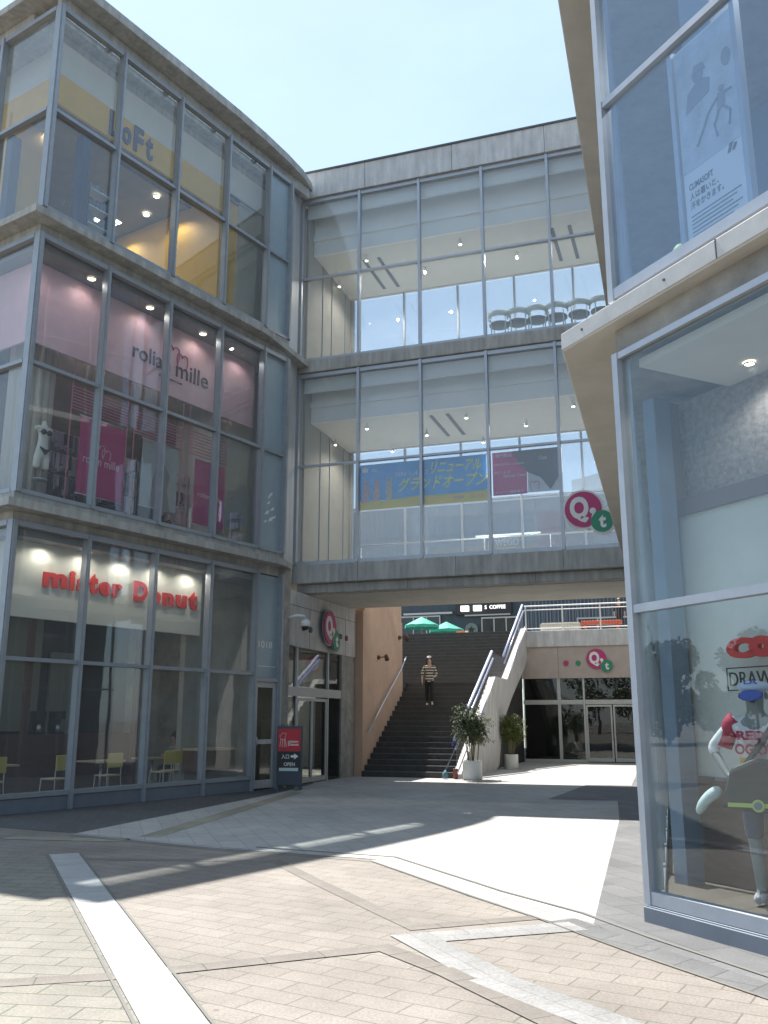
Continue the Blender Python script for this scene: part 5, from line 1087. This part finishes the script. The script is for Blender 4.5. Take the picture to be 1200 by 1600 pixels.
mb.front([(1.17, 6.22), (1.20, 6.22), (1.24, 6.30), (1.21, 6.32)], .2945, .2985); mb.front([(1.22, 6.22), (1.25, 6.22), (1.28, 6.27), (1.25, 6.28)], .2945, .2985); build('lettering', mb, mat('poster ink', (.05, .07, .12), .6), t)
# shop sign and mannequin in the ground floor window
t = thing('shop_sign', 'large red rounded letters CO beginning the shop name inside the right window', 'sign', RF, 1.2, 1.1, 2.1)
for ch, a0, a1 in (('C', -.03, .26), ('o', .22, .48), ('l', .53, .60)):
    mb = MB(RF); mb.text(ch, a0+.12, a1+.12, 2.07, 2.25 if ch != 'l' else 2.36, .98, .05, .07); build('letter', mb, RED, t)
mb = MB(RF); mb.text('DRAW', .06, .52, 1.84, 1.96, .98, .008, .0)
mb.box(.03, .58, .974, .98, 1.80, 1.81); mb.box(.03, .58, .974, .98, 1.99, 2.0); mb.box(.03, .04, .974, .98, 1.81, 1.99); single('wall_sticker', mb, BLACK, 'black outlined lettering sticker on the wall behind the mannequin cap', 'sticker')
J = stand(0); J['ell'] = (-.36, .0, 1.16); J['wrl'] = (-.22, -.14, .96); J['hal'] = (-.16, -.2, .9); J['face'] = (0, -1, 0)
WTEE = mat('white printed tee', (.72, .72, .72), .8, var=.05)
MN, mf, mk_ = person('mannequin in blue and white cap, white tee with red sleeves and dark shorts', RF, .64, .62, .17, R(32), 1.70, J, dict(skin=mat('mannequin grey', (.20, .22, .22), .45), shirt=WTEE, trousers=NAVY, shoe=mat('lilac shoes', (.45, .38, .45), .7), hair=HAIR, leg=.05, eyes=BLACK), cat='mannequin', name='mannequin', hair=False, cap=(mat('cap pale blue', (.50, .58, .75), .7), mat('cap blue', (.04, .09, .42), .6)))
mb = MB(mf); k = mk_; z = .17
for s in (-1, 1):
    mb.tube([(s*.155*k, 0, z+1.39*k), (s*.20*k, 0, z+1.34*k), (s*.265*k, .0, z+1.17*k)], .075*k, 14, .062*k)
build('red_sleeve', mb, mat('sleeve red', (.42, .03, .07), .8), MN)
mb = MB(mf); mb.text('OGIOU', -.15, .15, z+1.12*k, z+1.20*k, -.155, .012, .03); mb.text('RED', -.13, .08, z+1.23*k, z+1.30*k, -.160, .012, .04); build('shirt_print', mb, MATS['sleeve red'], MN)
mb = MB(mf); mb.box(-.12, -.04, -.168, -.150, z+1.05*k, z+1.10*k); build('shirt_patch', mb, YEL, MN)
mb = MB(mf); mb.text('LA', -.05, .05, z+1.66*k, z+1.70*k, -.118, .008, .01); build('cap_print', mb, MATS['cap blue'], MN)
t = thing('shoulder_bag', 'large black shoulder bag slung across the mannequin', 'bag', RF, .62, .4, .9)
mb = MB(mf); mb.tube([(.18, -.06, z+1.42*k), (.05, -.20, z+1.2*k), (-.12, -.24, z+.98*k)], .025, 6); build('strap', mb, BLACK, t)
mb = MB(mf); mb.smooth = False; mb.front([(-.26, z+.72*k), (.30, z+.68*k), (.27, z+1.06*k), (.02, z+1.10*k), (-.17, z+1.02*k)], -.32, -.17); build('body', mb, mat('bag black', (.02, .022, .022), .6, var=.3), t, bevel=.03)
t = thing('belt', 'lime yellow belt with a round buckle on the mannequin', 'belt', RF, .6, .45, .95)
mb = MB(mf); mb.box(-.20, .22, -.335, -.325, z+.74*k, z+.77*k); build('strap', mb, mat('lime', (.45, .55, .12), .5), t); mb = MB(mf); mb.disc(.02, z+.755*k, .045, -.35, -.33, 18); build('buckle_ring', mb, MATS['lime'], t); mb = MB(mf); mb.disc(.02, z+.755*k, .028, -.36, -.345, 18); build('buckle', mb, BLUEG, t)
mb = MB(mf); mb.smooth = True
n_ = skin_mesh([((-.26, -.2, .86), .05), ((-.34, -.22, .82), (.07, .05)), ((-.42, -.22, .74), (.075, .045)), ((-.46, -.2, .66), (.05, .03))], [(0, 1), (1, 2), (2, 3)]); mb.add([(x, y, w_+z) for x, y, w_ in n_[0]], n_[1])
single('folded_cap', mb, mat('pale green cloth', (.52, .60, .58), .8, var=.2, scale=20), 'pale green folded hat hanging at the mannequin hip', 'hat')
t = thing('mannequin_plinth', 'low grey display plinth under the mannequin', 'plinth', RF, .7, .6, .14); mb = MB(RF); mb.box(.25, 1.3, .32, 1.0, .165, .168) ; build('top', mb, MIDG, t)
t = dup(dl, Mx(RF, .62, .95, 4.655) @ Matrix.Scale(.55, 4), 'round glowing downlight in the right shop window ceiling', 'downlights of the right shop')
# ------------------------------------------------------------------ trees behind the camera on the left, seen mirrored in the glass
TRK = mat('bark', (.10, .075, .05), .9, var=.3, scale=8); TLF = mat('tree leaves', (.12, .15, .075), .8, var=.4, scale=1.5, col2=(.08, .10, .05))
def tree(lab, x, y, h, seed):
    rnd = random.Random(seed); f = Fr(x, y, 0); t = thing('plaza_tree', lab, 'tree', f, 0, 0, 0, 'leafy trees across the plaza behind the camera')
    mb = MB(f); mb.tube([(0, 0, 0), (.05, 0, h*.3), (.1, .05, h*.7)], .16, 8, .05)
    for k in range(5): u = rnd.uniform(0, 6.28); mb.tube([(.05, 0, h*(.3+.07*k)), (h*.2*math.cos(u), h*.2*math.sin(u), h*(.55+.07*k))], .06, 6, .02)
    build('trunk', mb, TRK, t); mb = MB(f)
    cl = [(rnd.gauss(0, h*.27), rnd.gauss(0, h*.27), h*rnd.uniform(.16, .88), rnd.uniform(.11, .18)*h) for _ in range(22)]
    for i in range(5200):
        c = rnd.choice(cl); d = Vector((rnd.gauss(0, 1), rnd.gauss(0, 1), rnd.gauss(0, 1))).normalized()*c[3]*rnd.uniform(.6, 1.05); p = Vector(c[:3])+d
        u = Vector((rnd.gauss(0, 1), rnd.gauss(0, 1), rnd.gauss(0, 1))).normalized()*.17; v = u.orthogonal().normalized()*.11
        mb.add([tuple(p-u), tuple(p+v), tuple(p+u), tuple(p-v)], [(0, 1, 2, 3)])
    build('crown', mb, TLF, t)
ORD = ['first', 'second', 'third', 'fourth', 'fifth', 'sixth', 'seventh', 'eighth', 'ninth', 'tenth']
for i in range(10): tree('leafy tree in the mirrored row across the plaza, %s from the far end' % ORD[i], -58+(i % 3)*4, 46-i*3.6, 6.4+(i*37 % 5)*.5, i)
for i in range(8): tree('leafy tree in the unseen row straight behind the camera, %s from the left' % ORD[i], -34+i*9.5, -36-(i*29 % 7), 8.5+(i*37 % 5)*.5, 20+i)  # unseen row placed to darken what the terrace glass mirrors
# ------------------------------------------------------------------ spot lights under the shop and bridge ceilings, more than the modelled fixtures
def lamps(name, f, A, Bs, z, watt, col=(1, .93, .82), ang=150):
    for a in A:
        for b in Bs:
            l = bpy.data.lights.new(name, 'SPOT'); l.shadow_soft_size = .04; l.energy = watt; l.color = col; l.spot_size = R(ang); l.spot_blend = .6
            o = bpy.data.objects.new(name, l); COL.objects.link(o); o.location = f.pt(a, b, z)
lamps('shop_lamp', LF, (1.2, 3.4, 5.4), (1.3, 3.4), 4.74, 9)
lamps('fascia_lamp', LF, (1.0, 1.95, 2.9, 3.85, 4.8), (.25,), 4.76, 9, (1, .92, .78), 165)
lamps('window_lamp', LF, (.22, 1.5, 3.1, 4.75, 6.2), (.28,), 10.41, 4, (1, .93, .9), 150)
lamps('shop_lamp', LF, (1.6, 3.6, 5.6), (2.3, 4.2), 10.4, 18, (1, .9, .84))
lamps('shop_lamp', LF, (1.6, 3.6, 5.4), (2.4, 4.4), 14.7, 20)
lamps('shop_lamp', RF, (.62, 2.0), (.95,), 4.6, 9)
lamps('shop_lamp', RF, (1, 3), (2.2,), 10.05, 50)
for z in (14.45, 9.4): lamps('bridge_lamp', BF, (1.2, 3.0, 5.7, 8), (2.1,), z, 70)
